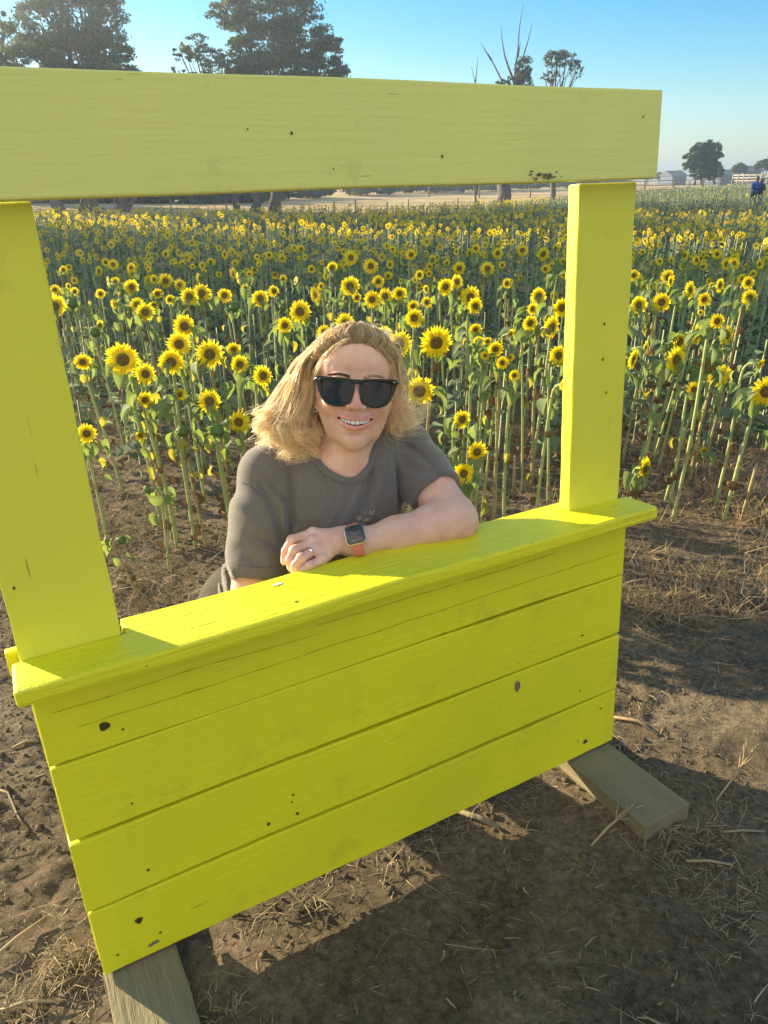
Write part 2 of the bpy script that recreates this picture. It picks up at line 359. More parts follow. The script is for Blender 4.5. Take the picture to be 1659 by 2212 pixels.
# the shelf
timber('sill', -.017, 1.2213, -.0546, .09, .6355, .6625, M['paint_top'], stand, 0, .0055, .0013,
       outline=[(-.017, -.0546), (1.2213, -.0546), (1.2245, -.049), (1.222, .0345), (1.205, .0355), (1.2, .0362), (1.2, .092), (1.05, .092), (.15, .092), (.15, .0355), (-.015, .0355)], seed=21)
timber('sill_back_strip', -.0225, .144, .0765, .093, .62, .6645, M['paint_x'], stand, 0, .003, seed=25)
timber('header_board', -.045, 1.2165, .0019, .0350, 1.2983, 1.4425, M['paint_flare'], stand, 0, .003, .0012, seed=31)
for x0, x1, y0, y1, s in ((1.0533, 1.1839, -.236, .42, 41), (.0, .1257, -.30, .42, 42)):
    timber('foot_board', x0, x1, y0, y1, -.004, .0395, M['timber'], stand, 1, .003, .0015, seed=s)
def blotch(name, c, r, m, plane='y', seed=0, n=14, sy=1.0, off=.0009):
    rr = random.Random(seed); vs = [];
    ph = [rr.uniform(.65, 1.25) for _ in range(n)]
    for k in range(n):
        a = 2 * PI * k / n; R_ = r * (ph[k] + ph[(k + 1) % n]) / 2
        if plane == 'y': vs.append((c[0] + R_ * math.cos(a), c[1] - off, c[2] + R_ * sy * math.sin(a)))
        else: vs.append((c[0] + R_ * math.cos(a), c[1] + R_ * sy * math.sin(a), c[2] + off))
    mb = MB(); mid = (c[0], c[1] - (off if plane == 'y' else 0), c[2] + (off if plane == 'z' else 0))
    mb.add(vs + [mid], [[k, (k + 1) % n, n] for k in range(n)]); return mb
def panel_xz(u, v, y=0.0):
    inv = PM.inverted(); o = inv @ EYE; d = inv.to_3x3() @ ray(u, v); t = (y - o.y) / d.y; return o + d * t
def panel_z(u, v, z): 
    inv = PM.inverted(); o = inv @ EYE; d = inv.to_3x3() @ ray(u, v); t = (z - o.z) / d.z; return o + d * t
for i, (u, v, r) in enumerate([(225, 1568, .0085), (300, 1988, .0075), (265, 1575, .003), (346, 2014, .0035), (255, 2062, .0035), (633, 1717, .0035), (630, 1732, .003), (642, 1757, .0055),
                               (320, 1879, .004), (1258, 1372, .004), (1252, 1492, .0032), (1264, 1602, .0065), (1298, 1530, .004), (1248, 1600, .003), (1120, 1432, .002), (957, 1367, .002), (285, 1735, .003), (580, 1780, .005), (1100, 1840, .0)]):
    if r: blotch('knot_hole', panel_xz(u, v, -.001), r * (.95 if r > .006 else .72), M['knot'], seed=i).build('knot_hole', M['knot'], stand)
for i, (u, v, r, s) in enumerate([(335, 2035, .012, .5), (1118, 1482, .012, 1.8), (325, 2042, .008, .8)]):
    blotch('paint_chip', panel_xz(u, v, -.001), r * .6, M['bare'], seed=i + 50, sy=s, n=22).build('paint_chip', M['bare'], stand)
for i in range(34):
    u = 1180 + rnd.gauss(0, 17); v = 380 + rnd.gauss(0, 4)
    if v < 390: blotch('c', panel_xz(u, v, .0008), rnd.uniform(.0015, .004), M['bare'], seed=i + 60, sy=.5).build('paint_chip', M['bare'], stand)
for i, (u, v, r) in enumerate([(535, 279, .0012), (630, 288, .0018), (955, 338, .0018), (1389, 252, .0018), (720, 365, .0012)]):
    blotch('knot_hole', panel_xz(u, v, .0005), r, M['knot'], seed=i + 90, sy=1.2 if i != 5 else 5).build('knot_hole', M['knot'], stand)
for i, (u, v, r) in enumerate([(1305, 700, .0022), (1302, 776, .0022), (1309, 848, .0019), (1306, 626, .0009), (1308, 504, .0009), (30, 1270, .002), (1304, 390, .0)]):
    if r: blotch('knot_hole', panel_xz(u, v, .0345), r, M['knot'], seed=i + 120, sy=1.3).build('knot_hole', M['knot'], stand)
for i, (u, v, r) in enumerate([(640, 1300, .0035), (610, 1303, .0018), (1150, 1173, .0018), (1162, 1120, .002), (1290, 1113, .0015), (225, 1412, .002), (198, 1410, .002), (245, 1420, .0025), (150, 1420, .002), (317, 1440, .0025)]):
    blotch('knot_hole', panel_z(u, v, .6632), r, M['knot'], 'z', seed=i + 150, sy=.6).build('knot_hole', M['knot'], stand)
blotch('d', panel_z(599, 1263, .6635), .0095, M['dropping'], 'z', seed=5, sy=.55, n=20).build('dried_dropping', M['dropping'], stand)
def crack(pts, w, seed=0):
    r = random.Random(seed); mb = MB(); L = []
    for i, p in enumerate(pts):
        ww = w * r.uniform(.5, 1.3) * (1 if 0 < i < len(pts) - 1 else .1); L += [(p[0], p[1], p[2] - ww / 2), (p[0], p[1], p[2] + ww / 2)]
    mb.add(L, [[2 * i, 2 * i + 2, 2 * i + 3, 2 * i + 1] for i in range(len(pts) - 1)]); return mb
for z, x0, x1, sd in ((.585, .02, .46, 1), (.548, .05, 1.18, 2), (.597, .45, 1.0, 3)):
    pts = []; k = int((x1 - x0) / .012)
    zz = z
    for i in range(k + 1):
        zz += rnd.uniform(-.0007, .0007); pts.append((x0 + (x1 - x0) * i / k, -.0017, zz))
    crack(pts, .0006, sd).build('paint_crack', M['knot'], stand)
# ---------------------------------------------------------------- implicit surfaces for bodies and cloth
class SDF:
    def __init__(s): s.p = []
    def ell(s, c, r, R=None, k=.012, op='u'): s.p.append(('e', np.array(c, float), np.array(r, float), None if R is None else np.array(R), k, op)); return s
    def cap(s, a, b, ra, rb=None, k=.012, op='u'): s.p.append(('c', np.array(a, float), np.array(b, float), (ra, ra if rb is None else rb), k, op)); return s
    def chain(s, pts, rs, k=.012, op='u'):
        for i in range(len(pts) - 1): s.cap(pts[i], pts[i + 1], rs[i], rs[i + 1], k, op)
        return s
    def plane(s, c, n, k=.004): s.p.append(('h', np.array(c, float), np.array(n, float), None, k, 's')); return s
    def mesh(s, h, disp=None):
        lo = np.full(3, 1e9); hi = -lo
        for p in s.p:
            if p[-1] != 'u': continue
            if p[0] == 'e': m = p[2].max(); lo = np.minimum(lo, p[1] - m); hi = np.maximum(hi, p[1] + m)
            else: m = max(p[3]); lo = np.minimum(lo, np.minimum(p[1], p[2]) - m); hi = np.maximum(hi, np.maximum(p[1], p[2]) + m)
        lo -= 4 * h; hi += 4 * h
        n = np.ceil((hi - lo) / h).astype(int) + 1
        Fd = np.full(n, .05, np.float32)
        ax = [lo[i] + h * np.arange(n[i]) for i in range(3)]
        for p in s.p:
            k = p[4]; pad = k + 3 * h + .004
            if p[0] == 'e': m = p[2].max() + pad; a = p[1] - m; b = p[1] + m
            elif p[0] == 'c': m = max(p[3]) + pad; a = np.minimum(p[1], p[2]) - m; b = np.maximum(p[1], p[2]) + m
            else: a, b = lo, hi
            i0 = np.clip(np.floor((a - lo) / h).astype(int), 0, n); i1 = np.clip(np.ceil((b - lo) / h).astype(int) + 1, 0, n)
            if (i1 <= i0).any(): continue
            sl = tuple(slice(i0[i], i1[i]) for i in range(3))
            X = ax[0][sl[0]][:, None, None].astype(np.float32); Y = ax[1][sl[1]][None, :, None].astype(np.float32); Z = ax[2][sl[2]][None, None, :].astype(np.float32)
            if p[0] == 'e':
                x, y, z = X - p[1][0], Y - p[1][1], Z - p[1][2]
                if p[3] is not None:
                    R = p[3]; x, y, z = (R[0][i] * x + R[1][i] * y + R[2][i] * z for i in range(3))
                r = p[2]
                k0 = np.sqrt((x / r[0]) ** 2 + (y / r[1]) ** 2 + (z / r[2]) ** 2)
                k1 = np.sqrt((x / r[0] ** 2) ** 2 + (y / r[1] ** 2) ** 2 + (z / r[2] ** 2) ** 2) + 1e-9
                d = k0 * (k0 - 1) / k1
            elif p[0] == 'c':
                ab = p[2] - p[1]; L = max((ab ** 2).sum(), 1e-12)
                x, y, z = X - p[1][0], Y - p[1][1], Z - p[1][2]
                t = np.clip((x * ab[0] + y * ab[1] + z * ab[2]) / L, 0, 1)
                d = np.sqrt((x - t * ab[0]) ** 2 + (y - t * ab[1]) ** 2 + (z - t * ab[2]) ** 2) - (p[3][0] + (p[3][1] - p[3][0]) * t)
            else:
                d = -((X - p[1][0]) * p[2][0] + (Y - p[1][1]) * p[2][1] + (Z - p[1][2]) * p[2][2])
            g = Fd[sl]
            if p[5] == 'u':
                hh = np.maximum(k - np.abs(g - d), 0) / k; Fd[sl] = np.minimum(g, d) - hh * hh * k * .25
            else:
                d = -d; hh = np.maximum(k - np.abs(g - d), 0) / k; Fd[sl] = np.maximum(g, d) + hh * hh * k * .25
        if disp is not None: disp(Fd, ax)
        return surface_nets(Fd, lo, h)
def surface_nets(Fd, lo, h):
    S = Fd < 0
    c = np.zeros(tuple(i - 1 for i in Fd.shape), np.int8)
    for i in (0, 1):
        for j in (0, 1):
            for k in (0, 1): c += S[i:i + c.shape[0], j:j + c.shape[1], k:k + c.shape[2]]
    I = np.argwhere((c > 0) & (c < 8)); vid = np.full(c.shape, -1, np.int32); vid[tuple(I.T)] = np.arange(len(I))
    acc = np.zeros((len(I), 3)); cnt = np.zeros(len(I))
    cor = [(i, j, k) for i in (0, 1) for j in (0, 1) for k in (0, 1)]
    for a in cor:
        for ax_ in range(3):
            if a[ax_]: continue
            b = list(a); b[ax_] = 1
            fa = Fd[I[:, 0] + a[0], I[:, 1] + a[1], I[:, 2] + a[2]]; fb = Fd[I[:, 0] + b[0], I[:, 1] + b[1], I[:, 2] + b[2]]
            x = (fa < 0) != (fb < 0); t = fa[x] / (fa[x] - fb[x])
            q = np.tile(np.array(a, float), (x.sum(), 1)); q[:, ax_] += t
            acc[x] += q; cnt[x] += 1
    V = (I + acc / cnt[:, None]) * h + lo
    Q = []
    for ax_ in range(3):
        sl0 = [slice(1, -1)] * 3; sl0[ax_] = slice(0, -1); sl1 = list(sl0); sl1[ax_] = slice(1, None)
        A = S[tuple(sl0)]; B = S[tuple(sl1)]
        for flip, msk in ((0, A & ~B), (1, ~A & B)):
            J = np.argwhere(msk)
            off = [1, 1, 1]; off[ax_] = 0; J = J + off
            u, v = (ax_ + 1) % 3, (ax_ + 2) % 3
            def g(du, dv):
                K = J.copy(); K[:, u] += du; K[:, v] += dv; return vid[K[:, 0], K[:, 1], K[:, 2]]
            q = np.stack([g(-1, -1), g(0, -1), g(0, 0), g(-1, 0)], -1)
            if flip: q = q[:, ::-1]
            Q.append(q)
    return V, np.concatenate(Q)
def relax(V, Q, it=2, lam=.5):
    e = np.concatenate([Q[:, [0, 1]], Q[:, [1, 2]], Q[:, [2, 3]], Q[:, [3, 0]]])
    for _ in range(it):
        acc = np.zeros_like(V); n = np.zeros(len(V))
        for a, b in ((0, 1), (1, 0)):
            for k in range(3): acc[:, k] += np.bincount(e[:, a], V[e[:, b], k], len(V))
            n += np.bincount(e[:, a], minlength=len(V))
        V = V + lam * (acc / np.maximum(n, 1)[:, None] - V)
    return V
def body_obj(name, VQ, m, parent, origin, it=2):
    V, Q = VQ; V = relax(V, Q, it); me = mesh_np(name, V - np.array(origin), Q, m)
    return newobj(name, me, parent), V

def catmull(P, n):
    P = [P[0]] + list(P) + [P[-1]]; out = []
    for i in range(1, len(P) - 2):
        p0, p1, p2, p3 = (np.array(P[j], float) for j in (i - 1, i, i + 1, i + 2))
        for j in range(n):
            t = j / n; out.append(.5 * (2 * p1 + (p2 - p0) * t + (2 * p0 - 5 * p1 + 4 * p2 - p3) * t * t + (3 * p1 - p0 - 3 * p2 + p3) * t ** 3))
    out.append(np.array(P[-2], float)); return np.array(out)
# ---------------------------------------------------------------- person materials
def skin_mat():
    m, n, l, b = nodes('skin')
    a = N(n, 'ShaderNodeAttribute', attribute_name='tint'); 
    tc = n.new('ShaderNodeTexCoord'); ns = N(n, 'ShaderNodeTexNoise', Scale=28, Detail=5, Roughness=.6); l.new(tc.outputs['Object'], ns.inputs[0])
    r = ramp(n, [(.28, (.64, .345, .25)), (.5, (.72, .43, .33)), (.72, (.77, .50, .40))]); l.new(ns.outputs[0], r.inputs[0])
    mu = N(n, 'ShaderNodeMixRGB', blend_type='MULTIPLY', Fac=1.0); l.new(r.outputs[0], mu.inputs[1]); l.new(a.outputs['Color'], mu.inputs[2]); l.new(mu.outputs[0], b.inputs['Base Color'])
    b.inputs['Roughness'].default_value = .46; b.inputs['Specular IOR Level'].default_value = .42
    b.inputs['Subsurface Weight'].default_value = .35; b.inputs['Subsurface Radius'].default_value = (.9, .35, .2); b.inputs['Subsurface Scale'].default_value = .012
    p = N(n, 'ShaderNodeTexNoise', Scale=420, Detail=2); l.new(tc.outputs['Object'], p.inputs[0])
    bp = N(n, 'ShaderNodeBump', Strength=.18, Distance=.001); l.new(p.outputs[0], bp.inputs['Height']); l.new(bp.outputs[0], b.inputs['Normal'])
    return m
M['skin'] = skin_mat()
def shirt_mat():
    m, n, l, b = nodes('grey_jersey')
    tc = n.new('ShaderNodeTexCoord'); ns = N(n, 'ShaderNodeTexNoise', Scale=350, Detail=4, Roughness=.7); l.new(tc.outputs['Object'], ns.inputs[0])
    r = ramp(n, [(.3, (.108, .099, .095)), (.7, (.18, .166, .158))]); l.new(ns.outputs[0], r.inputs[0]); l.new(r.outputs[0], b.inputs['Base Color'])
    b.inputs['Roughness'].default_value = .95; b.inputs['Specular IOR Level'].default_value = .1
    b.inputs['Sheen Weight'].default_value = .35; b.inputs['Sheen Roughness'].default_value = .5
    bp = N(n, 'ShaderNodeBump', Strength=.35, Distance=.002); l.new(ns.outputs[0], bp.inputs['Height'])
    l.new(bp.outputs[0], b.inputs['Normal'])
    return m
M['shirt'] = shirt_mat()
M['hem'] = mat('shirt_hem', (.075, .072, .072), (.10, .097, .096), 300, .95, spec=.1)
M['trousers'] = mat('dark_olive_trousers', (.075, .065, .045), (.05, .045, .03), 60, .9, .4, 200)
M['hair'] = mat('blonde_hair', (.93, .76, .51), (.83, .65, .42), 16, .32, trans=.52, transc=(1.0, .92, .72), spec=.6)
_n = M['hair'].node_tree.nodes; _l = M['hair'].node_tree.links; _a = _n.new('ShaderNodeAttribute'); _a.attribute_name = 'tone'
for _k in [x for x in _n if x.type in ('BSDF_PRINCIPLED', 'BSDF_TRANSLUCENT')]:
    _i = _k.inputs[0]; _mx = _n.new('ShaderNodeMixRGB'); _mx.blend_type = 'MULTIPLY'; _mx.inputs[0].default_value = 1.0
    if _i.is_linked: _l.new(_i.links[0].from_socket, _mx.inputs[1])
    else: _mx.inputs[1].default_value = _i.default_value
    _l.new(_a.outputs['Color'], _mx.inputs[2]); _l.new(_mx.outputs[0], _i)
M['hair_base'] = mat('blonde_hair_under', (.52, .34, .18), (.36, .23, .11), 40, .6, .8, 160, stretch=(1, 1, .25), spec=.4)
M['black_plastic'] = mat('glossy_black_frame', (.012, .012, .010), (.012, .012, .010), 4, .22, spec=.4, coat=.1)
M['lens'] = mat('dark_lens', (.012, .010, .009), (.014, .012, .010), 3, .05, spec=.35)
M['silver'] = mat('silver', (.75, .73, .70), (.7, .68, .66), 4, .2, metal=1.0)
M['gold'] = mat('rose_gold', (.80, .58, .42), (.75, .55, .4), 4, .22, metal=1.0)
M['strap'] = mat('coral_silicone_strap', (.72, .20, .19), (.66, .18, .17), 8, .5)
M['screen'] = mat('watch_screen', (.012, .016, .012), (.012, .016, .012), 4, .08, spec=.6, coat=.6)
M['watch_mark'] = mat('watch_mark', (.45, .42, .30), (.4, .38, .3), 4, .4)
M['teeth'] = mat('teeth', (.80, .77, .70), (.76, .72, .64), 30, .2, spec=.5)
M['mouth'] = mat('mouth_inside', (.10, .02, .02), (.06, .015, .015), 20, .6)
M['brow'] = mat('eyebrow', (.12, .07, .04), (.08, .05, .03), 80, .9)
M['nail'] = mat('nail', (.80, .55, .47), (.78, .52, .45), 20, .2, spec=.5)
M['print_y'] = mat('yellow_print', (.75, .52, .05), (.7, .4, .05), 90, .9)
M['print_w'] = mat('pale_print', (.55, .54, .45), (.5, .5, .4), 90, .9)
M['print_o'] = mat('orange_print', (.65, .30, .06), (.7, .4, .1), 90, .9)
M['blue_cloth'] = mat('blue_cloth', (.03, .09, .35), (.02, .06, .25), 5, .9)
M['navy_cloth'] = mat('navy_cloth', (.02, .025, .07), (.015, .02, .05), 5, .9)

# ---------------------------------------------------------------- the woman at the sill
gp = ploc((.60, .40, 0)); PB = Vector((gp.x, gp.y, float(gz(gp.x, gp.y))))
woman = empty('person', PB)
tag(woman, 'smiling woman with long blonde hair, sunglasses and grey T-shirt leaning on the sill', 'person')
OR = tuple(PB)
# head frame: x image right, y up, z towards the camera, millimetres
HC = at(765, 838, 1.462)
_z = (EYE - HC).normalized(); _x = CR.copy(); _x = (_x - _z * _x.dot(_z)).normalized(); _y = _z.cross(_x)
HR = Matrix((_x, _y, _z)).transposed() @ Matrix.Rotation(math.radians(-2.6), 3, 'Z') @ Matrix.Rotation(math.radians(3.0), 3, 'Y') @ Matrix.Rotation(math.radians(-2), 3, 'X')
HRn = np.array(HR)
def hd(x, y, z): return HC + HR @ Vector((x, y, z)) * .001
def hdn(P): return (HRn @ (np.asarray(P, float) * .001).T).T + np.array(HC)
body = SDF()
def he(c, r, k=10, op='u', rz=0, ry=0, rx=0):
    R = HR @ Matrix.Rotation(math.radians(rz), 3, 'Z') @ Matrix.Rotation(math.radians(ry), 3, 'Y') @ Matrix.Rotation(math.radians(rx), 3, 'X')
    body.ell(hd(*c), [q * .001 for q in r], R, k * .001, op)
def hc(a, b, ra, rb, k=8, op='u'): body.cap(hd(*a), hd(*b), ra * .001, rb * .001, k * .001, op)
he((0, 38, -18), (74, 76, 92), 12)
he((0, 40, 28), (63, 50, 54), 20)            # forehead
he((0, -30, 22), (65, 70, 62), 20)           # mid face
he((0, -70, 38), (47, 38, 46), 20)           # lower face
he((0, -95, 52), (26, 22, 28), 18)          # chin block
he((0, -106, 60), (17, 13, 15), 14)
for s in (-1, 1):
    he((s * 41, -33, 53), (23, 21, 26), 16)   # smiling cheeks
    hc((s * 56, -34, 2), (s * 34, -86, 34), 16, 14, 20)   # jaw
    he((s * 26, 12, 72), (20, 8, 10), 12)     # brow
    he((s * 31, -4, 76), (16, 10, 10), 10, 's')   # eye sockets
    he((s * 31, -4, 66), (14, 11, 12), 4)
    he((s * 73, -10, -4), (7, 29, 17), 5, rz=s * -8, rx=-8)      # ears
    he((s * 80, -8, 2), (5, 18, 9), 4, 's', rz=s * -8)
    he((s * 73, -36, 4), (5, 9, 7), 4)
hc((0, 2, 80), (0, -32, 98), 6.5, 7.5, 8)     # nose
he((0, -36, 99), (10, 8.5, 9), 8)
for s in (-1, 1):
    he((s * 13.5, -38.5, 89), (7.2, 6.8, 10), 4)
    he((s * 7.5, -45, 92), (3.6, 3, 4), 3, 's')
    # smile folds
    pts = [(s * 20, -40, 87), (s * 34, -50, 80), (s * 45, -62, 70), (s * 45, -75, 65)]
    for a, b in zip(pts, pts[1:]): hc(a, b, 3.0, 4.0, 6, 's')
he((0, -66, 66), (31, 15, 20), 12)           # dental mound
# lips and mouth opening (a wide smile)
def smile(x, y0, c): return y0 + c * (x / 34.0) ** 2
ux = [-36, -25, -12, 0, 12, 25, 36]
zl = lambda x: 88 - 14.5 * (abs(x) / 34.0) ** 1.8
up = [(x, smile(x, -60.0, 5.0) , zl(x)) for x in ux]
dn = [(x, smile(x, -77, 17.0), zl(x) - 1) for x in ux]
for i in range(6):
    hc(up[i], up[i + 1], 2.5, 2.5, 6); hc(dn[i], dn[i + 1], 3.7 if 0 < i < 5 else 2.6, 3.7 if i < 5 else 2.6, 6)
for i in range(25):
    x = -31.5 + 63 * i / 24; yc = (smile(x, -60.5, 5.0) + smile(x, -76, 16.5)) / 2; hh = max((smile(x, -62.5, 5.0) - smile(x, -71.6, 14.0)) / 2, 1.2)
    he((x, yc, zl(x)), (3.2, hh, 13), 1.5, 's')
he((0, -91, 82), (18, 3, 6), 6, 's')          # crease under the lip
# neck and trunk
NB = at(742, 1022, 1.545)
body.cap(hd(0, -62, -18), NB, .052, .060, .012)
body.cap(hd(0, -96, 8), at(752, 1014, 1.51), .034, .046, .014)
shR = at(872, 968, 1.60); shL = at(577, 1024, 1.50)
chest = at(715, 1120, 1.60); pelvis = at(600, 1335, 1.80); waist = at(655, 1240, 1.70)
body.cap(shL, shR, .046, .048, .04)
body.cap(NB, chest, .075, .10, .06); body.cap(chest, waist, .11, .11, .06); body.cap(waist, pelvis, .11, .13, .05)
elR = at(983, 1122, 1.475); wrR = at(775, 1172, 1.418)
elL = at(536, 1345, 1.470); wrL = at(660, 1330, 1.40)
body.chain([shR, shR.lerp(elR, .5), elR], [.050, .046, .042], .02)
body.chain([elR, elR.lerp(wrR, .25), elR.lerp(wrR, .62), wrR], [.037, .0360, .0300, .0255], .025)
body.ell(elR + (elR - wrR).normalized() * .012 + Vector((0, 0, -.010)), (.026, .026, .024), None, .02)
body.ell(wrR.lerp(elR, .08) + Vector((0, -.004, .016)), (.009, .009, .007), None, .010)
body.chain([shL, shL.lerp(elL, .5), elL], [.046, .045, .041], .02)
body.chain([elL, elL.lerp(wrL, .4), wrL], [.041, .038, .026], .02)
# hands -----------------------------------------------------------
def c8(x, y): return ((x / 2.212 + 850) / 1.507, (y / 2.212 + 1600) / 1.507)
def p8(x, y, d): return at(*c8(x, y), d)
palm = [(p8(600, 350, 1.416), .025), (p8(475, 355, 1.402), .0235)]
body.cap(wrR, palm[0][0], .0265, .0245, .02); body.cap(palm[0][0], palm[1][0], .0245, .022, .015)
fing = {  # mcp, pip, dip, tip in close-up pixels with depth, radius
    'index': [(372, 305, 1.408), (222, 350, 1.392), (178, 430, 1.388), (166, 500, 1.390), .0098],
    'middle': [(370, 365, 1.392), (240, 425, 1.374), (207, 490, 1.372), (212, 545, 1.377), .0098],
    'ring': [(395, 425, 1.380), (290, 478, 1.360), (246, 530, 1.360), (240, 585, 1.366), .0094],
    'little': [(440, 490, 1.372), (355, 532, 1.356), (305, 562, 1.356), (268, 592, 1.362), .0082]}
ftips = []
for nme, (a, b_, c_, d_, r_) in fing.items():
    A, B_, C_, D_ = (p8(*q) for q in (a, b_, c_, d_))
    body.cap(palm[0][0].lerp(palm[1][0], .4), A, .020, r_ * 1.25, .008)
    body.cap(A, B_, r_ * 1.08, r_ * .96, .0022); body.cap(B_, C_, r_ * .98, r_ * .88, .0022); body.cap(C_, D_, r_ * .9, r_ * .76, .0022)
    body.ell(B_, (r_ * 1.1,) * 3, None, .003); body.ell(A + (EYE - A).normalized() * .003 + Vector((0, 0, .004)), (r_ * .95,) * 3, None, .006)
    ftips.append((B_, C_, D_, r_))
TH = [palm[0][0] + Vector((0, .018, -.012)), p8(430, 360, 1.44) + Vector((0, .01, -.018)), p8(330, 400, 1.44) + Vector((0, .008, -.02))]
body.chain(TH, [.016, .012, .009], .006)
# second hand resting out of sight behind the sill
body.cap(wrL, wrL + Vector((.075, .01, -.004)), .024, .022, .012)
for i in range(4):
    a = wrL + Vector((.075, .028 - .017 * i, -.004)); b2 = a + Vector((.036, -.002, .004)); c2 = b2 + Vector((.018, -.004, -.016 ))
    body.chain([a, b2, c2], [.0098, .009, .0075], .003)
body.chain([wrL + Vector((.02, .02, 0)), wrL + Vector((.05, .045, -.005)), wrL + Vector((.078, .05, -.012))], [.014, .011, .009], .005)
bo, BV = body_obj('body', body.mesh(.0022), M['skin'], woman, OR, 1)
# skin tint: lips, rosy cheeks
L = (BV - np.array(HC)) @ HRn * 1000
tint = np.ones((len(BV), 4), np.float32)
def seg_d(P, pts):
    d = np.full(len(P), 1e9)
    for a, b in zip(pts, pts[1:]):
        a = np.array(a, float); b = np.array(b, float); ab = b - a; t = np.clip(((P - a) @ ab) / (ab @ ab), 0, 1); d = np.minimum(d, np.linalg.norm(P - a - t[:, None] * ab, axis=1))
    return d
dl = np.minimum(seg_d(L, [(x, y + .5, z) for x, y, z in up]) - 1.0, seg_d(L, [(x, y - .5, z) for x, y, z in dn]) - 2.0)
lip = (1 - sstep(dl, 2.4, 4.6)); 
inside = (np.abs(L[:, 0]) < 35) & (L[:, 1] < smile(L[:, 0], -60, 5)) & (L[:, 1] > smile(L[:, 0], -77, 16.5)) & (L[:, 2] < zl(L[:, 0]) - 1.0) & (L[:, 2] > 60)
ck = np.exp(-(((np.abs(L[:, 0]) - 40) / 18) ** 2 + ((L[:, 1] + 36) / 16) ** 2)) * (L[:, 2] > 40)
ns_ = np.exp(-((L[:, 0] / 12) ** 2 + ((L[:, 1] + 36) / 12) ** 2)) * (L[:, 2] > 88)
for j, (lc, cc) in enumerate(zip((.92, .64, .67), (1.0, .82, .80))):
    t_ = 1 - lip * (1 - lc); t_ = t_ * (1 - (ck + .5 * ns_).clip(0, 1) * (1 - cc)); t_ = np.where(inside, (.25, .08, .08)[j], t_); tint[:, j] = t_
# pale winter-white forearm stays; elbow slightly pink
ca = bo.data.color_attributes.new('tint', 'FLOAT_COLOR', 'POINT'); ca.data.foreach_set('color', tint.ravel())
# teeth
def teeth():
    mb = MB()
    ws = [7.6, 5.8, 5.6, 4.4, 3.0]
    for s in (-1, 1):
        x = 0.2
        for i, w_ in enumerate(ws):
            xc = s * (x + w_ / 2) ; x += w_ + .05
            top = smile(xc, -61.0, 5.0); bot = min(smile(xc, -70.9, 11.0) + (.8 if i == 1 else 0), top - 2.4); z = zl(xc) - 4.8 - .05 * abs(xc)
            a = math.atan2(-s * abs(xc) * .022, 1)
            hw_, hh2 = w_ / 2 * 1.0, (top - bot) / 2 + .4; yc_ = (top + bot) / 2; Ra = Matrix.Rotation(-a, 3, 'Y'); rg_ = []
            for zz_, k_ in ((-3, 1.0), (1.9, 1.0), (2.9, .93), (3.2, .6)):
                rg_ += [Vector((xc, yc_, z)) + Ra @ Vector((hw_ * k_ * cx_, hh2 * k_ * cy_, zz_)) for cx_, cy_ in ((-.8, -1), (.8, -1), (1, -.7), (1, 1), (-1, 1), (-1, -.7))]
            mb.add(rg_, [[k_ * 6 + i_, k_ * 6 + (i_ + 1) % 6, k_ * 6 + 6 + (i_ + 1) % 6, k_ * 6 + 6 + i_] for k_ in range(3) for i_ in range(6)] + [[18, 19, 20, 21, 22, 23]])
    mb.v = [tuple(Vector(hd(*v)) - PB) for v in mb.v]; return mb
teeth().build('teeth', M['teeth'], woman)
# nails
mb = MB()
for B_, C_, D_, r_ in ftips:
    ax_ = (D_ - C_).normalized(); nrm = (EYE - D_); nrm = (nrm - ax_ * nrm.dot(ax_)).normalized(); sd = ax_.cross(nrm)
    rot = Matrix((sd, ax_, nrm)).transposed(); mb = MB()
    mb.ellipsoid(D_ + nrm * r_ * .62 - PB, (r_ * .62, r_ * .8, r_ * .22), 10, 6, 0, rot)
    mb.build('fingernail', M['nail'], woman)

# ---- T-shirt
sh = SDF()
def thick(a, b, ra, rb, k=.02): sh.cap(a, b, ra, rb, k)
sh.cap(shL, shR, .054, .056, .05)
sh.cap(NB, chest, .082, .110, .06); 
sh.cap(at(660, 1090, 1.545), at(790, 1075, 1.575), .080, .074, .05)        # bust
sh.cap(at(796, 1004, 1.525), at(838, 972, 1.57), .060, .058, .03)
sh.cap(at(735, 1062, 1.535), at(775, 1062, 1.545), .074, .070, .04)
sh.cap(at(655, 1170, 1.60), at(740, 1160, 1.62), .095, .09, .05)
sh.cap(chest, waist, .122, .122, .06); sh.cap(waist, pelvis.lerp(waist, .45), .122, .138, .05)
sh.cap(at(556, 1262, 1.69), at(640, 1290, 1.74), .085, .085, .05)
# sleeves
eLs = shL.lerp(elL, .60); eRs = shR.lerp(elR, .58)
sh.chain([shL, shL.lerp(elL, .3), eLs + (eLs - shL) * .1], [.055, .061, .066], .02)
sh.chain([shR, shR.lerp(elR, .35), eRs + (eRs - shR) * .1], [.058, .057, .059], .02)
dL = (elL - shL).normalized(); dR = (elR - shR).normalized()
def cutcap(c, d, r): sh.cap(c + d * r * 1.02, c + d * (r * 1.02 + .05), r, r, .003, 's')
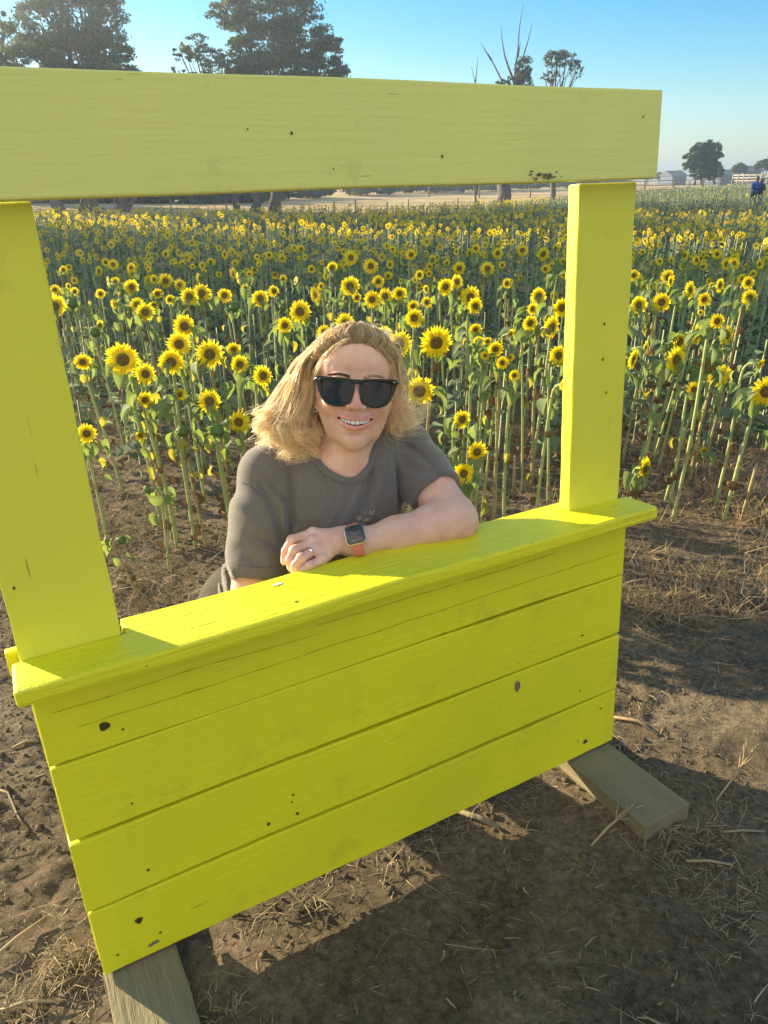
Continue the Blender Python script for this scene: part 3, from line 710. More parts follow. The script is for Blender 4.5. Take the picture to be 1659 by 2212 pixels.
# cut ends flat: subtract wide boxes made from flattened ellipsoids
def flatcut(c, d, rad):
    z = d; x = z.orthogonal().normalized(); y = z.cross(x); R = Matrix((x, y, z)).transposed()
    sh.ell(c + d * .035, (rad, rad, .035), R, .004, 's')
flatcut(at(536, 1243, 1.475), dL, .105); flatcut(at(945, 1062, 1.52), dR, .085)
def wrinkles(Fd, ax):
    X = ax[0][:, None, None]; Y = ax[1][None, :, None]; Z = ax[2][None, None, :]
    # sight-plane coordinates of every grid point
    dx, dy, dz = X - EYE.x, Y - EYE.y, Z - EYE.z
    zc = dx * CF.x + dy * CF.y + dz * CF.z; U = (829.5 + F * (dx * CR.x + dy * CR.y + dz * CR.z) / zc).astype(np.float32); V_ = (1106 - F * (dx * CU.x + dy * CU.y + dz * CU.z) / zc).astype(np.float32)
    def fold(u0, v0, u1, v1, wd, amp):
        L_ = math.hypot(u1 - u0, v1 - v0); tx, ty = (u1 - u0) / L_, (v1 - v0) / L_
        s_ = (U - u0) * tx + (V_ - v0) * ty; d_ = -(U - u0) * ty + (V_ - v0) * tx + 6 * np.sin(s_ / 37)
        m_ = np.clip(np.minimum(s_, L_ - s_) / 30 + .5, 0, 1)
        return amp * m_ * np.exp(-(d_ / wd) ** 2)
    D = 0
    for f in [(560, 1045, 625, 1200, 7, .007), (575, 1035, 640, 1130, 6, .005), (625, 1010, 628, 1220, 7, .0075), (600, 1060, 622, 1190, 6, -.004), (690, 1010, 735, 1110, 10, .003), (800, 1000, 770, 1120, 8, .005),
              (825, 985, 800, 1120, 7, -.004), (850, 985, 858, 1110, 6, .004), (868, 955, 930, 1010, 7, .005), (880, 1010, 960, 1035, 8, .004), (740, 1060, 690, 1170, 12, -.003), (500, 1180, 560, 1225, 12, .004), (495, 1080, 560, 1150, 12, -.003),
              (470, 1180, 500, 1280, 4, .006), (455, 1200, 480, 1285, 4, .005), (485, 1215, 520, 1290, 4, -.004), (540, 1150, 600, 1190, 9, .004), (790, 1010, 730, 1170, 8, -.004)]:
        D = D + 1.7 * fold(*f)
    D = D + .0012 * np.sin(U / 21 + V_ / 33 + 2 * np.sin(V_ / 60)) * np.sin(V_ / 27 - U / 55)
    Fd += np.clip(D, -.006, .0085).astype(np.float32)
NECK = [((x_ / 3.016 + 850) / 1.507, (y_ / 3.016 + 1000) / 1.507) for x_, y_ in ((455, 1180), (455, 1300), (500, 1400), (560, 1500), (620, 1572), (690, 1630), (760, 1668), (830, 1690), (900, 1692), (960, 1668), (1015, 1615), (1060, 1540), (1090, 1450), (1115, 1340), (1115, 1180))]
sv_, sq_ = sh.mesh(.0034, wrinkles); sv_ = relax(sv_, sq_, 2)
def project(P):
    d = P - np.array(EYE); z = d @ np.array(CF); return 829.5 + F * (d @ np.array(CR)) / z, 1106 - F * (d @ np.array(CU)) / z, z
fu, fv, fz = project(sv_[sq_].mean(1)); ins = np.zeros(len(fu), bool)
for i in range(len(NECK)):
    (xa, ya), (xb, yb) = NECK[i], NECK[(i + 1) % len(NECK)]
    c_ = ((ya > fv) != (yb > fv)) & (fu < (xb - xa) * (fv - ya) / (yb - ya + 1e-12) + xa); ins ^= c_
fn_ = np.cross(sv_[sq_[:, 2]] - sv_[sq_[:, 0]], sv_[sq_[:, 3]] - sv_[sq_[:, 1]]); cut = ins & (fn_ @ np.array(CF) < 0)
so, SV = body_obj('t_shirt', (sv_, sq_[~cut]), M['shirt'], woman, OR, 0)
# ---- trousers and shoes
tr = SDF()
kn = [pelvis + Vector((.22, -.02, -.16)), pelvis + Vector((-.06, -.13, -.16))]
pv_ = pelvis + Vector((.0, .03, -.02))
tr.cap(at(575, 1325, 1.80), at(650, 1345, 1.84), .128, .128, .04)
tr.ell(at(530, 1320, 1.80), (.115, .12, .12), None, .05)
feet = []
for i, s in enumerate((-1, 1)):
    hip = pv_ + Vector((s * .09, 0, -.02)); knee = Vector((pv_.x + s * .15, pv_.y - .16, PB.z + .26)); ank = Vector((knee.x, knee.y + .26, float(gz(knee.x, knee.y + .26)) + .09))
    tr.chain([hip, knee], [.10, .066], .05); tr.chain([knee, ank], [.062, .045], .03); feet.append(ank)
body_obj('trousers', tr.mesh(.007), M['trousers'], woman, OR, 3)
for ank in feet:
    sf = SDF(); f0 = Vector((ank.x, ank.y + .03, ank.z - .055)); sf.cap(f0, f0 + Vector((0, -.17, -.008)), .038, .034, .02); sf.cap(f0, ank, .036, .042, .02)
    body_obj('shoe', sf.mesh(.006), M['grey_wood'], woman, OR, 2)

# ---- sunglasses
GC = Vector((0, -2, 0))
def gl(x, y, z=0): return hd(x, y + GC.y, 94.5 - (x / 76.0) ** 2 * 15 + z) - PB
lensc = [(9, 4), (11, 9), (20, 11.5), (34, 12.5), (50, 12), (61, 10), (65.5, 5), (65.5, -5), (62, -17), (55, -26), (44, -31.5), (33, -33), (22, -30.5), (14, -23), (10, -12), (8.5, -4)]
rimc = [(4.5, 6), (7, 13.5), (20, 16), (34, 17), (52, 17.5), (70, 17.5), (76, 14.5), (74.5, 3), (68.5, -14), (59.5, -29), (47, -35), (33, -36.8), (20, -34.2), (11, -26), (6.5, -14), (4.5, -5)]
def dens(P, n=3):
    out = []; k = len(P)
    for i in range(k):
        p0, p1, p2, p3 = P[i - 1], P[i], P[(i + 1) % k], P[(i + 2) % k]
        for j in range(n):
            t = j / n; out.append(tuple(.5 * ((2 * p1[q]) + (-p0[q] + p2[q]) * t + (2 * p0[q] - 5 * p1[q] + 4 * p2[q] - p3[q]) * t * t + (-p0[q] + 3 * p1[q] - 3 * p2[q] + p3[q]) * t ** 3) for q in (0, 1)))
    return out
LC, RC = dens(lensc), dens(rimc)
fr = MB()
for s in (-1, 1):
    n = len(LC); V_ = []
    for z in (2.0, -2.4):
        V_ += [gl(s * x, y, z) for x, y in LC] + [gl(s * x, y, z) for x, y in RC]
    fs = []
    for i in range(n):
        j = (i + 1) % n
        fs += [[i, j, n + j, n + i], [2 * n + j, 2 * n + i, 3 * n + i, 3 * n + j], [n + i, n + j, 3 * n + j, 3 * n + i], [j, i, 2 * n + i, 2 * n + j]]
    if s < 0: fs = [f[::-1] for f in fs]
    fr.add(V_, fs)
fr.tube([gl(-9, 7, 0), gl(-4, 9.5, .8), gl(4, 9.5, .8), gl(9, 7, 0)], [.0036, .0033, .0033, .0036], 8)
fr.tube([gl(-8, 12.0, 0), gl(0, 12.4, .5), gl(8, 12.0, 0)], [.0022, .0022, .0022], 8)
for s in (-1, 1):
    fr.box(0, 0, 0, 0, 0, 0) if False else None
    pts = [hd(s * 74.5, 10, 79) - PB, hd(s * 77, 10, 70) - PB, hd(s * 78, 9, 40) - PB, hd(s * 78.5, 7, 8) - PB, hd(s * 78, -6, -12) - PB]
    fr.tube(pts, [.0036, .0036, .0032, .003, .0026], 8)
    fr.tube([gl(s * 70, 13, 0), hd(s * 75.5, 11, 78) - PB], [.0042, .0038], 8)
glasses = fr.build('sunglasses', M['black_plastic'], woman)
for s in (-1, 1):
    mb = MB(); c = gl(s * 36, -9, .6); V_ = [gl(s * x, y, .0) for x, y in LC]; ring = []
    for q in (.66, .33): ring.append([gl(s * (36 + (x - 36) * q), -9 + (y + 9) * q, .0 + (1 - q) * 1.8) for x, y in LC])
    n = len(LC); allv = V_ + ring[0] + ring[1] + [gl(s * 36, -9, 1.9)]
    fs = []
    for r0 in (0, 1):
        for i in range(n):
            j = (i + 1) % n; fs.append([r0 * n + i, (r0 + 1) * n + i, (r0 + 1) * n + j, r0 * n + j])
    for i in range(n): fs.append([2 * n + i, 3 * n, 2 * n + (i + 1) % n])
    if s > 0: fs = [f[::-1] for f in fs]
    mb.add(allv, fs); lo_ = mb.build('lens', M['lens'], glasses)
    mb = MB(); mb.ellipsoid(gl(s * 70.5, 12.5, 2.4), (.0019, .0012, .0006), 8, 6, 0, HR); mb.build('rivet', M['silver'], glasses)
# earrings
for s in (-1, 1):
    mb = MB(); mb.ellipsoid(hd(s * 76, -42, 10) - PB, (.0024, .0024, .0024), 10, 8)
    mb.tube([hd(s * 76 + 4 * math.cos(a), -46 + 4 * math.sin(a), 9) - PB for a in [i * PI / 5 for i in range(11)]], .0007, 6, cap=False); mb.build('earring', M['silver'], woman)
# ---- watch
wc = p8(676, 312, 1.368); wn = (EYE - wc).normalized(); wx = (elR - wrR).normalized(); wx = (wx - wn * wx.dot(wn)).normalized(); wy = wn.cross(wx)
wn = (wn + wy * .35).normalized(); wy = wn.cross(wx).normalized()
def wp(x, y, z): return wc + (wx * x + wy * y + wn * z) * .001 - PB
def rrect(hw, hh, r, n=6):
    out = []
    for cx, cy, a0 in ((hw - r, hh - r, 0), (-hw + r, hh - r, 90), (-hw + r, -hh + r, 180), (hw - r, -hh + r, 270)):
        for i in range(n + 1): a = math.radians(a0 + 90 * i / n); out.append((cx + r * math.cos(a), cy + r * math.sin(a)))
    return out
def loft(rings, m, mat_, name, parent, capm=None):
    mb = MB(); n = len(rings[0][0]); 
    V_ = [wp(x, y, z) for R_, z in rings for x, y in R_]; fs = []
    for k in range(len(rings) - 1):
        for i in range(n): j = (i + 1) % n; fs.append([k * n + i, k * n + j, (k + 1) * n + j, (k + 1) * n + i])
    fs.append([(len(rings) - 1) * n + i for i in range(n)]); fs.append([i for i in range(n)][::-1]); mb.add(V_, fs); return mb.build(name, mat_, parent)
watch = loft([(rrect(16, 17, 6), -8), (rrect(18.5, 19.5, 7.5), -5), (rrect(19.3, 20.3, 8), -1), (rrect(18.6, 19.6, 7.6), 1.2), (rrect(17.6, 18.6, 7), 2.0)], 0, M['gold'], 'watch', woman)
loft([(rrect(17.4, 18.4, 7), 1.5), (rrect(17.3, 18.3, 7), 2.3), (rrect(15.5, 16.5, 6.2), 3.0)], 0, M['screen'], 'watch_screen', watch)
seg = {'7': [(0, 6, 4, 6), (4, 6, 4, 0)], '4': [(0, 6, 0, 3), (0, 3, 4, 3), (4, 6, 4, 0)], '0': [(0, 6, 4, 6), (4, 6, 4, 0), (4, 0, 0, 0), (0, 0, 0, 6)]}
mb = MB()
for i, ch in enumerate('740'):
    ox = -8 + i * 6.2 + (1.5 if i else 0)
    for x0, y0, x1, y1 in seg[ch]: mb.tube([wp(ox + x0, y0 - 1, 3.05), wp(ox + x1, y1 - 1, 3.05)], .00035, 4)
for y in (1, 3): mb.tube([wp(-2.6, y - .2, 3.05), wp(-2.6, y + .2, 3.05)], .0004, 4)
mb.tube([wp(-12 + 2.6 * i, -11.5 + .03 * (i - 3) ** 2 * (1 + .35 * i), 3.1) for i in range(10)], .0005, 4)
mb.build('watch_digits', M['watch_mark'], watch)
mb = MB(); wr0 = wc - wn * .0 - PB
cen = elR.lerp(wrR, .86) ; axd = (elR - wrR).normalized()
cen = wc - wn * .030
V_ = []; n = 40
for j in (-1, -.7, .7, 1):
    for i in range(n):
        a = 2 * PI * i / n; rr_ = .0305 + (.0012 if abs(j) < .9 else 0)
        V_.append(cen + wx * .0095 * j + (wn * math.cos(a) + wy * math.sin(a)) * rr_ - PB)
mb.add(V_, [[j * n + i, j * n + (i + 1) % n, (j + 1) * n + (i + 1) % n, (j + 1) * n + i] for j in range(3) for i in range(n)])
mb.build('watch_strap', M['strap'], woman)
# ---- ring
A, B_ = p8(395, 425, 1.380), p8(290, 478, 1.360); rc = A.lerp(B_, .42); ad = (B_ - A).normalized(); nr = (EYE - rc); nr = (nr - ad * nr.dot(ad)).normalized(); sd = ad.cross(nr)
mb = MB()
for off in (-.0016, .0014): mb.tube([rc + ad * off + (nr * math.cos(a) + sd * math.sin(a)) * .0112 - PB for a in [2 * PI * i / 24 for i in range(25)]], .0010, 6, cap=False)
ringo = mb.build('ring', M['gold'], woman)
mb = MB(); mb.ellipsoid(rc + nr * .0125 + sd * .003 - PB, (.0036, .0036, .003), 8, 5)
for k in range(6): a = k * PI / 3; mb.ellipsoid(rc + nr * .0118 + sd * (.003 + .0038 * math.sin(a)) + ad * .0038 * math.cos(a) - PB, (.0012,) * 3, 6, 4)
mb.build('gemstone', M['silver'], ringo, smooth=False)
# ---- necklace
mb = MB(); pts = []
from mathutils.bvhtree import BVHTree
bvh = BVHTree.FromPolygons([Vector(v) for v in BV.tolist()], [tuple(p.vertices) for p in bo.data.polygons])
# eyebrows
for s in (-1, 1):
    mb = MB(); r = random.Random(s + 5)
    for i in range(170):
        t = r.random(); x = s * (12 + 38 * t); y = 17.0 + 5 * math.sin(t * 2.4) + r.uniform(-2.4, 2.4) * (1 - .6 * t); hh3 = bvh.ray_cast(hd(x, y, 150), (HR @ Vector((0, 0, -1))))
        if hh3[0] is None: continue
        z = ((HR.transposed() @ (hh3[0] - HC)) * 1000).z + .4; a = Vector((x, y, z)); b2 = a + Vector((s * 5, 1.2 - 2.5 * t, -.6)); mb.tube([hd(*a) - PB, hd(*b2) - PB + HR @ Vector((0, 0, .0012))], [.0010, .0003], 3, cap=False)
    mb.build('eyebrow', M['brow'], woman)
def onbody(u, v, off=.001):
    d = ray(u, v).normalized(); h = bvh.ray_cast(EYE, d); return (h[0] - d * off) if h[0] else None
for u, v in ((677, 948), (676, 958), (677, 968), (679, 978), (683, 988), (688, 997)):
    p = onbody(u, v, .0006)
    if p: pts.append(p - PB)
if len(pts) > 2: mb.tube(pts, .0006, 5); mb.build('necklace', M['gold'], woman)
# moles
for i, (u, v, r) in enumerate(((1009 * .0 + 763, 1030, .0012),)):
    p = onbody(u, v, .0002)
    if p: mb = MB(); mb.ellipsoid(p - PB, (r, r, r * .5), 8, 6); mb.build('mole', M['brow'], woman)
# ---- shirt print: small butterflies and sunflower tops showing above the forearm
bvs = BVHTree.FromPolygons([Vector(v) for v in SV.tolist()], [tuple(p.vertices) for p in so.data.polygons])
def onshirt(x, y, off=.0012):
    u, v = c8(x, y); d = ray(u, v).normalized(); h = bvs.ray_cast(EYE, d); return (h[0] - d * off - PB) if h[0] else None
def prt(polys, m, r=None):
    mb = MB()
    for P_ in polys:
        q = [onshirt(*p) for p in P_]
        if any(a is None for a in q): continue
        if r: mb.tube(q, r, 5)
        else: mb.add(q, [list(range(len(q)))])
    if mb.v: mb.build('shirt_print', m, so if False else woman, smooth=False)
bf = lambda x, y, s: [[(x, y), (x - 14 * s, y - 12 * s), (x - 14 * s, y + 6 * s), (x - 3 * s, y + 12 * s), (x, y), (x + 14 * s, y - 13 * s), (x + 15 * s, y + 8 * s), (x + 3 * s, y + 12 * s), (x, y)]]
prt(bf(705, 190, 1.1) + bf(800, 152, 1.2) + [[(745, 195), (742, 215), (735, 222)], [(765, 190), (752, 210)], [(770, 195), (772, 212)], [(783, 200), (792, 186)], [(740, 145), (748, 158)]], M['print_w'], .0007)
prt([[(565, 278), (562, 250), (572, 240), (586, 262), (586, 278)]], M['print_y'])
prt([[(650, 246), (655, 228), (668, 222), (672, 244)], [(672, 244), (682, 220), (700, 228), (696, 243)], [(756, 206), (762, 196), (775, 204), (770, 214)]], M['print_o'])
def c3(x, y): return (((x / 1.58 + 600) / 1.507 * 1.507 - 850) * 2.212, ((y / 1.58 + 950) - 1600) * 2.212)
for S_ in ([(238, 1392), (290, 1408), (340, 1414), (390, 1417), (440, 1415), (498, 1406)], [(325, 992), (300, 984), (272, 982), (250, 986)], [(1120, 1080), (1180, 1050), (1250, 1015), (1320, 985), (1380, 962)], [(330, 985), (350, 1010), (380, 1040), (430, 1075)], [(1088, 900), (1096, 960), (1100, 1020), (1102, 1070)]):
    q_ = [onshirt(*c3(*s_), off=.0004) for s_ in S_]; q_ = [a for a in q_ if a is not None]
    if len(q_) > 2 and max((a - b).length for a, b in zip(q_, q_[1:])) < .06: mb = MB(); mb.tube(q_, .0008, 5); mb.build('stitched_seam', M['hem'], woman)
# neckband and hems
cp = []
for x_, y_ in ((440, 1290), (487, 1408), (548, 1510), (610, 1584), (684, 1642), (757, 1680), (830, 1702), (902, 1704), (966, 1680), (1024, 1624), (1070, 1546), (1102, 1452), (1128, 1340)):
    u_, v_ = (x_ / 3.016 + 850) / 1.507, (y_ / 3.016 + 1000) / 1.507; d_ = ray(u_, v_).normalized(); h_ = bvs.ray_cast(EYE, d_); h2_ = bvh.ray_cast(EYE, d_)
    if h_[0] is not None: cp.append(h_[0] - PB)
def ringband(fn, name, r=.003, m='hem'):
    pts = [p for p in fn if p is not None]
    if len(pts) > 3: mb = MB(); mb.tube(pts, r, 6); mb.build(name, M[m], woman)

if len(cp) > 4:
    cs_ = [Vector(q) for q in catmull([tuple(p) for p in cp], 4)]; L1, L2, L3 = [], [], []
    nb = NB - PB
    mb = MB(); 
    for i, p in enumerate(cs_):
        t_ = (cs_[min(i + 1, len(cs_) - 1)] - cs_[max(i - 1, 0)]).normalized(); vw = (EYE - PB - p).normalized(); out = t_.cross(vw).normalized()
        for q_, o_ in ((-.007, .0005), (-.006, .003), (.006, .0035), (.0075, .0005)): L1.append(p + out * q_ + vw * o_)
    mb.add(L1, [[4 * i + j, 4 * i + j + 1, 4 * i + 5 + j, 4 * i + 4 + j] for i in range(len(cs_) - 1) for j in range(3)])
    mb.build('neckband', M['shirt'], woman)
# ---- hair: a soft under-volume and many strands
hs = SDF()
def hh_(c, r, k=15, op='u', **kw):
    hs.ell(hd(*c), [q * .001 for q in r], HR, k * .001, op)
hh_((0, 30, -22), (79, 80, 94)); hh_((0, 50, 0), (68, 56, 70), 20)
hh_((0, -20, -62), (84, 92, 52), 30)
def hcp(a, b, ra, rb, k=20): hs.cap(hd(*a), hd(*b), ra * .001, rb * .001, k * .001)
hcp((-78, 10, -28), (-98, -45, -24), 14, 19); hcp((-98, -45, -24), (-112, -92, -16), 19, 17)
hcp((72, 10, -32), (78, -28, -32), 13, 14); hcp((78, -28, -32), (80, -52, -28), 14, 10)
hs.ell(hd(0, -20, 100), (.072, .110, .108), HR, .008, 's')
hs.ell(hd(0, -110, 90), (.066, .075, .080), HR, .008, 's')
hs.ell(hd(0, -130, 20), (.055, .07, .08), HR, .008, 's')
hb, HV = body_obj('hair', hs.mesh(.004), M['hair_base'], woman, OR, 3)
def cap_pt(x, z, g=0):
    q = 1 - (x / (82 + g)) ** 2 - ((z + 20) / (98 + g)) ** 2
    return 32 + (82 + g) * math.sqrt(max(q, .0))
def hairline_y(x): return 84 - 34 * (abs(x) / 62) ** 2.2
hr = random.Random(11); nr_ = np.random.default_rng(5)
SV_, SQ, ST_, SB = [], [], [], [0]
def strand(P, w0, jit, wave, ph, nseg=4):
    C_ = catmull(P, nseg); k = len(C_); t = np.linspace(0, 1, k)
    C_ = C_ + jit * (t[:, None] ** 1.2) * nr_.normal(0, 1, 3)[None] 
    C_ += wave * (t[:, None] ** 1.3) * np.stack([np.sin(t * 11 + ph), .5 * np.sin(t * 9 + ph * 1.7), np.cos(t * 12 + ph)], -1)
    T = np.gradient(C_, axis=0); T /= np.linalg.norm(T, axis=1)[:, None] + 1e-9
    a = nr_.normal(0, 1, 3); sd = np.cross(T, a); sd /= np.linalg.norm(sd, axis=1)[:, None] + 1e-9
    wd = w0 * np.interp(t, [0, .1, .75, 1], [.8, 1, .9, .15])[:, None] * .5
    base = SB[0]; SB[0] += 2 * k
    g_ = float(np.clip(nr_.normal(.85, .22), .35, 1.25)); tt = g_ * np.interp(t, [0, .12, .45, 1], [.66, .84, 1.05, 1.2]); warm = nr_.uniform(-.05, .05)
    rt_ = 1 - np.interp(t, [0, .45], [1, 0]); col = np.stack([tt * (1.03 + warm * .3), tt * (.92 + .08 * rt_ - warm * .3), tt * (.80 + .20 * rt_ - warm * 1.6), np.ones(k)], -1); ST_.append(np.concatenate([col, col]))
    SV_.append(hdn(np.concatenate([C_ - sd * wd, C_ + sd * wd])))
    i = np.arange(k - 1); SQ.append(np.stack([base + i, base + i + 1, base + k + i + 1, base + k + i], -1))
def lock(s, root, wl, zt, n, spread, wave, front=False, fly=False):
    ph = hr.uniform(0, 7); wv = wave * hr.uniform(.6, 1.2)
    lj = nr_.normal(0, 1, (5, 3)) * np.array([[0], [1.5], [5], [8], [11]])
    curl = hr.uniform(-1, 1); wl0 = wl; lv0 = hr.uniform(-12, 26)
    for _ in range(n):
        x0, z0 = root[0] + hr.uniform(-7, 7), root[1] + hr.uniform(-9, 9)
        wl = min(max(wl0 + hr.uniform(-.12, .12), 0), 1.1); lv = lv0 + hr.uniform(-5, 5)
        if front:
            y0 = hairline_y(x0) + hr.gauss(3.5, 4); zz = 78 - .0085 * x0 * x0 - max(y0 - 60, 0) * .55
            P = [(x0, y0, zz + 1), (x0 * 1.15 + s * hr.uniform(2, 12), min(y0 + 20, cap_pt(x0, 45, 5) + 1), zz - 10), (s * max(abs(x0) * 1.15, 12), cap_pt(min(abs(x0) * 1.1, 70), 8, 6) + hr.uniform(-2, 5), 4)]
            P += [(s * (86 + (20 if s < 0 else 1) * wl - (0 if s < 0 else 4)), 48 - 10 * wl, -22 - 18 * hr.random())]
        else:
            y0 = cap_pt(x0, z0, 3); P = [(x0, y0, z0), (s * (abs(x0) * .55 + 40), cap_pt(abs(x0) * .55 + 40, z0 * .8, 9), z0 * .8), (s * (87 + (20 if s < 0 else 1) * wl - (0 if s < 0 else 5)), 40, z0 * .55 - 10)]
        if s < 0: P += [(-(88 + 40 * wl), -26 + lv * .3, zt), (-(98 + 56 * wl), -74 + lv * .5, zt + 8), (-(92 + 76 * wl + 10 * curl), -104 + lv + 12 * wl, zt + 10 + 12 * curl), (-(84 + 66 * wl + 30 * curl), -128 + lv * 1.3 + 38 * wl, zt + 16), (-(78 + 60 * wl + 12 * curl), -134 + lv * 1.5 + 44 * wl + 10 * abs(curl), zt + 22)]
        else: P += [(79 + 10 * wl, -22, zt - 12), (77 + 15 * wl, -46 + lv * .5, zt - 10), (79 + 24 * wl + 8 * curl, -64 + lv * .9, zt - 6), (84 + 38 * wl + 18 * curl, -68 + lv * 1.3 + 14 * wl, zt - 2)]
        P = [np.array(p) + (lj[min(i, 4)] if i > 0 else 0) * (.35 if i < 3 else 1) for i, p in enumerate(P)]
        strand(P, hr.uniform(.45, .95), spread * (2.6 if fly else 1), wv, ph + hr.uniform(-.25, .25))
for k in range(110):
    s = -1 if hr.random() < .56 else 1; lock(s, (s * hr.uniform(2, 58), 60), hr.random(), hr.uniform(-45, 2), 60, 3.2, 7, True)
for k in range(130):
    s = -1 if hr.random() < .66 else 1; lock(s, (s * hr.uniform(0, 60), hr.uniform(-85, 40)), hr.random() ** .8, hr.uniform(-60, 2), 52, 3.6, 8)
for k in range(70):
    lock(-1, (-hr.uniform(20, 70), hr.uniform(-60, 40)), hr.random(), hr.uniform(-45, 8), 50, 4.2, 12)
for k in range(110):
    s = -1 if hr.random() < .5 else 1; lock(s, (s * hr.uniform(2, 60), hr.uniform(-60, 50)), hr.uniform(.3, 1.1), hr.uniform(-30, 20), 5, 7, 12, hr.random() < .4, True)
# wind-blown wisps on the crown and to the right
for k in range(420):
    x0 = hr.uniform(-62, 66); z0 = hr.uniform(-40, 40); y0 = cap_pt(x0, z0, 5); L_ = hr.uniform(16, 46); dx = hr.uniform(-.4, 1.0)
    P = [(x0, y0 - 3, z0), (x0 + L_ * .35 * dx + x0 * .06, y0 + hr.uniform(3, 9), z0), (x0 + L_ * .8 * dx + x0 * .12, y0 + hr.uniform(0, 13), z0 - 8), (x0 + L_ * 1.4 * dx + x0 * .15, y0 + hr.uniform(-14, 8), z0 - 14)]
    strand(P, .42, 1.2, 1.5, hr.uniform(0, 6))
for k in range(120):
    y0 = hr.uniform(-70, 45); P = [(76 + hr.uniform(-5, 10), y0, -14), (90, y0 - hr.uniform(0, 18), -8), (108 + hr.uniform(-6, 14), y0 - hr.uniform(-4, 26), 2), (128 + hr.uniform(-10, 26), y0 - hr.uniform(-14, 34), 6)]
    strand(P, .5, 2.5, 4, hr.uniform(0, 6))
for k in range(260):
    y0 = hr.uniform(-110, 60); xb = -(92 + max(0, 20 - y0) * .42); P = [(xb + 16, y0 + 12, -10), (xb - 4, y0, -4), (xb - 14 + hr.uniform(-8, 8), y0 - hr.uniform(0, 22), 2), (xb - 20 + hr.uniform(-16, 12), y0 - hr.uniform(-6, 34), 6)]
    strand(P, .5, 2.5, 4, hr.uniform(0, 6))
for k in range(46):
    s = -1 if k % 3 else 1; x0 = s * hr.uniform(15, 60); y0 = hairline_y(x0) + 6; z0 = 80 - .0085 * x0 * x0
    P = [(x0, y0, z0), (x0 + s * 8, y0 - 6, z0 + 2), (s * (70 + hr.uniform(0, 6)), 34 + hr.uniform(-8, 10), 44), (s * (80 + hr.uniform(0, 8)), -5, 14), (s * (84 + hr.uniform(0, 14)), -48 + hr.uniform(-20, 15), 4)]
    strand(P, .45, 2.0, 3, hr.uniform(0, 6))
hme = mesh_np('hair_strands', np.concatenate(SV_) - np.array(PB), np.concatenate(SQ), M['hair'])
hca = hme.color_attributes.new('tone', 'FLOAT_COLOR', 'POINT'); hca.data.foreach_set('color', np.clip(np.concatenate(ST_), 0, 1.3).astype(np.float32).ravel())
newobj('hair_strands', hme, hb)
# ---------------------------------------------------------------- sunflower prototypes (heads face -y, radius 1)
def petals_mesh(seed, n=30, droop=0.0, size=1.0, m=None):
    r = random.Random(seed); mb = MB()
    for layer in (0, 1):
        k_ = n if layer == 0 else int(n * .7)
        for i in range(k_):
            a = 2 * PI * (i + r.uniform(-.3, .3)) / k_ + layer * .1
            L_ = size * r.uniform(.82, 1.04) * (1 if layer == 0 else .86); w_ = r.uniform(.060, .085) * (1.1 if layer == 0 else 1)
            r0 = .36; fw = (-.10 if layer else -.02); bend = r.uniform(-.10, .16) + droop; tw = r.uniform(-.25, .25)
            rad = Vector((math.cos(a), 0, math.sin(a))); tan = Vector((-math.sin(a), 0, math.cos(a))); nn = Vector((0, -1, 0))
            rows = []
            for t, ww in ((0, .5), (.3, 1.0), (.65, .9), (.88, .45), (1, 0)):
                q = r0 + (L_ - r0) * t; c = rad * q + nn * (-fw - bend * t * t * .9 + .04 * math.sin(t * PI))
                c.z -= droop * .5 * t * t
                side = (tan * math.cos(tw * t) + nn * math.sin(tw * t)) * w_ * ww
                rows.append([c - side, c - nn * .02 * ww, c + side] if ww else [c])
            b = len(mb.v)
            vs = [v for row in rows for v in row]
            fs = []
            for j in range(3):
                for q in (0, 1): fs.append([j * 3 + q, j * 3 + q + 1, (j + 1) * 3 + q + 1, (j + 1) * 3 + q])
            fs += [[9, 10, 12], [10, 11, 12]]
            mb.add(vs, fs)
    return mb.mesh('petals', M['petal'])
def disc_mesh(seed):
    mb = MB(); n = 20; rings = [(.0, -.06), (.12, -.085), (.22, -.11), (.32, -.10), (.39, -.06), (.42, .0)]
    vs = [(0, rings[0][1], 0)]
    for q, y in rings[1:]: vs += [(q * math.cos(2 * PI * i / n), y, q * math.sin(2 * PI * i / n)) for i in range(n)]
    fs = [[0, 1 + (i + 1) % n, 1 + i] for i in range(n)]
    for k in range(len(rings) - 2): fs += [[1 + k * n + i, 1 + k * n + (i + 1) % n, 1 + (k + 1) * n + (i + 1) % n, 1 + (k + 1) * n + i] for i in range(n)]
    mb.add(vs, fs); return mb.mesh('seed_disc', M['disc'])
def calyx_mesh(seed, spread=.62, big=False):
    r = random.Random(seed); mb = MB(); n = 14
    rings = [(.10, .30), (.26, .22), (.40, .10), (.43, .0)]
    vs = [(q * math.cos(2 * PI * i / n), y, q * math.sin(2 * PI * i / n)) for q, y in rings for i in range(n)]
    fs = [[k * n + i, k * n + (i + 1) % n, (k + 1) * n + (i + 1) % n, (k + 1) * n + i] for k in range(3) for i in range(n)]; mb.add(vs, fs)
    for lay in (0, 1):
        for i in range(16):
            a = 2 * PI * (i + .5 * lay + r.uniform(-.2, .2)) / 16; rad = Vector((math.cos(a), 0, math.sin(a))); tan = Vector((-math.sin(a), 0, math.cos(a)))
            L_ = spread * r.uniform(.85, 1.2); b = rad * .36 + Vector((0, .12, 0)); c = rad * (.36 + (L_ - .36) * .6) + Vector((0, .02 + .05 * lay, 0)); d = rad * L_ + Vector((0, -.05 + r.uniform(-.06, .1), 0))
            if big: d = rad * L_ + Vector((0, -.18, 0))
            mb.add([b - tan * .08, b + tan * .08, c + tan * .08, c - tan * .08, d], [[0, 1, 2, 3], [3, 2, 4]])
    return mb.mesh('flower_head', M['calyx'])
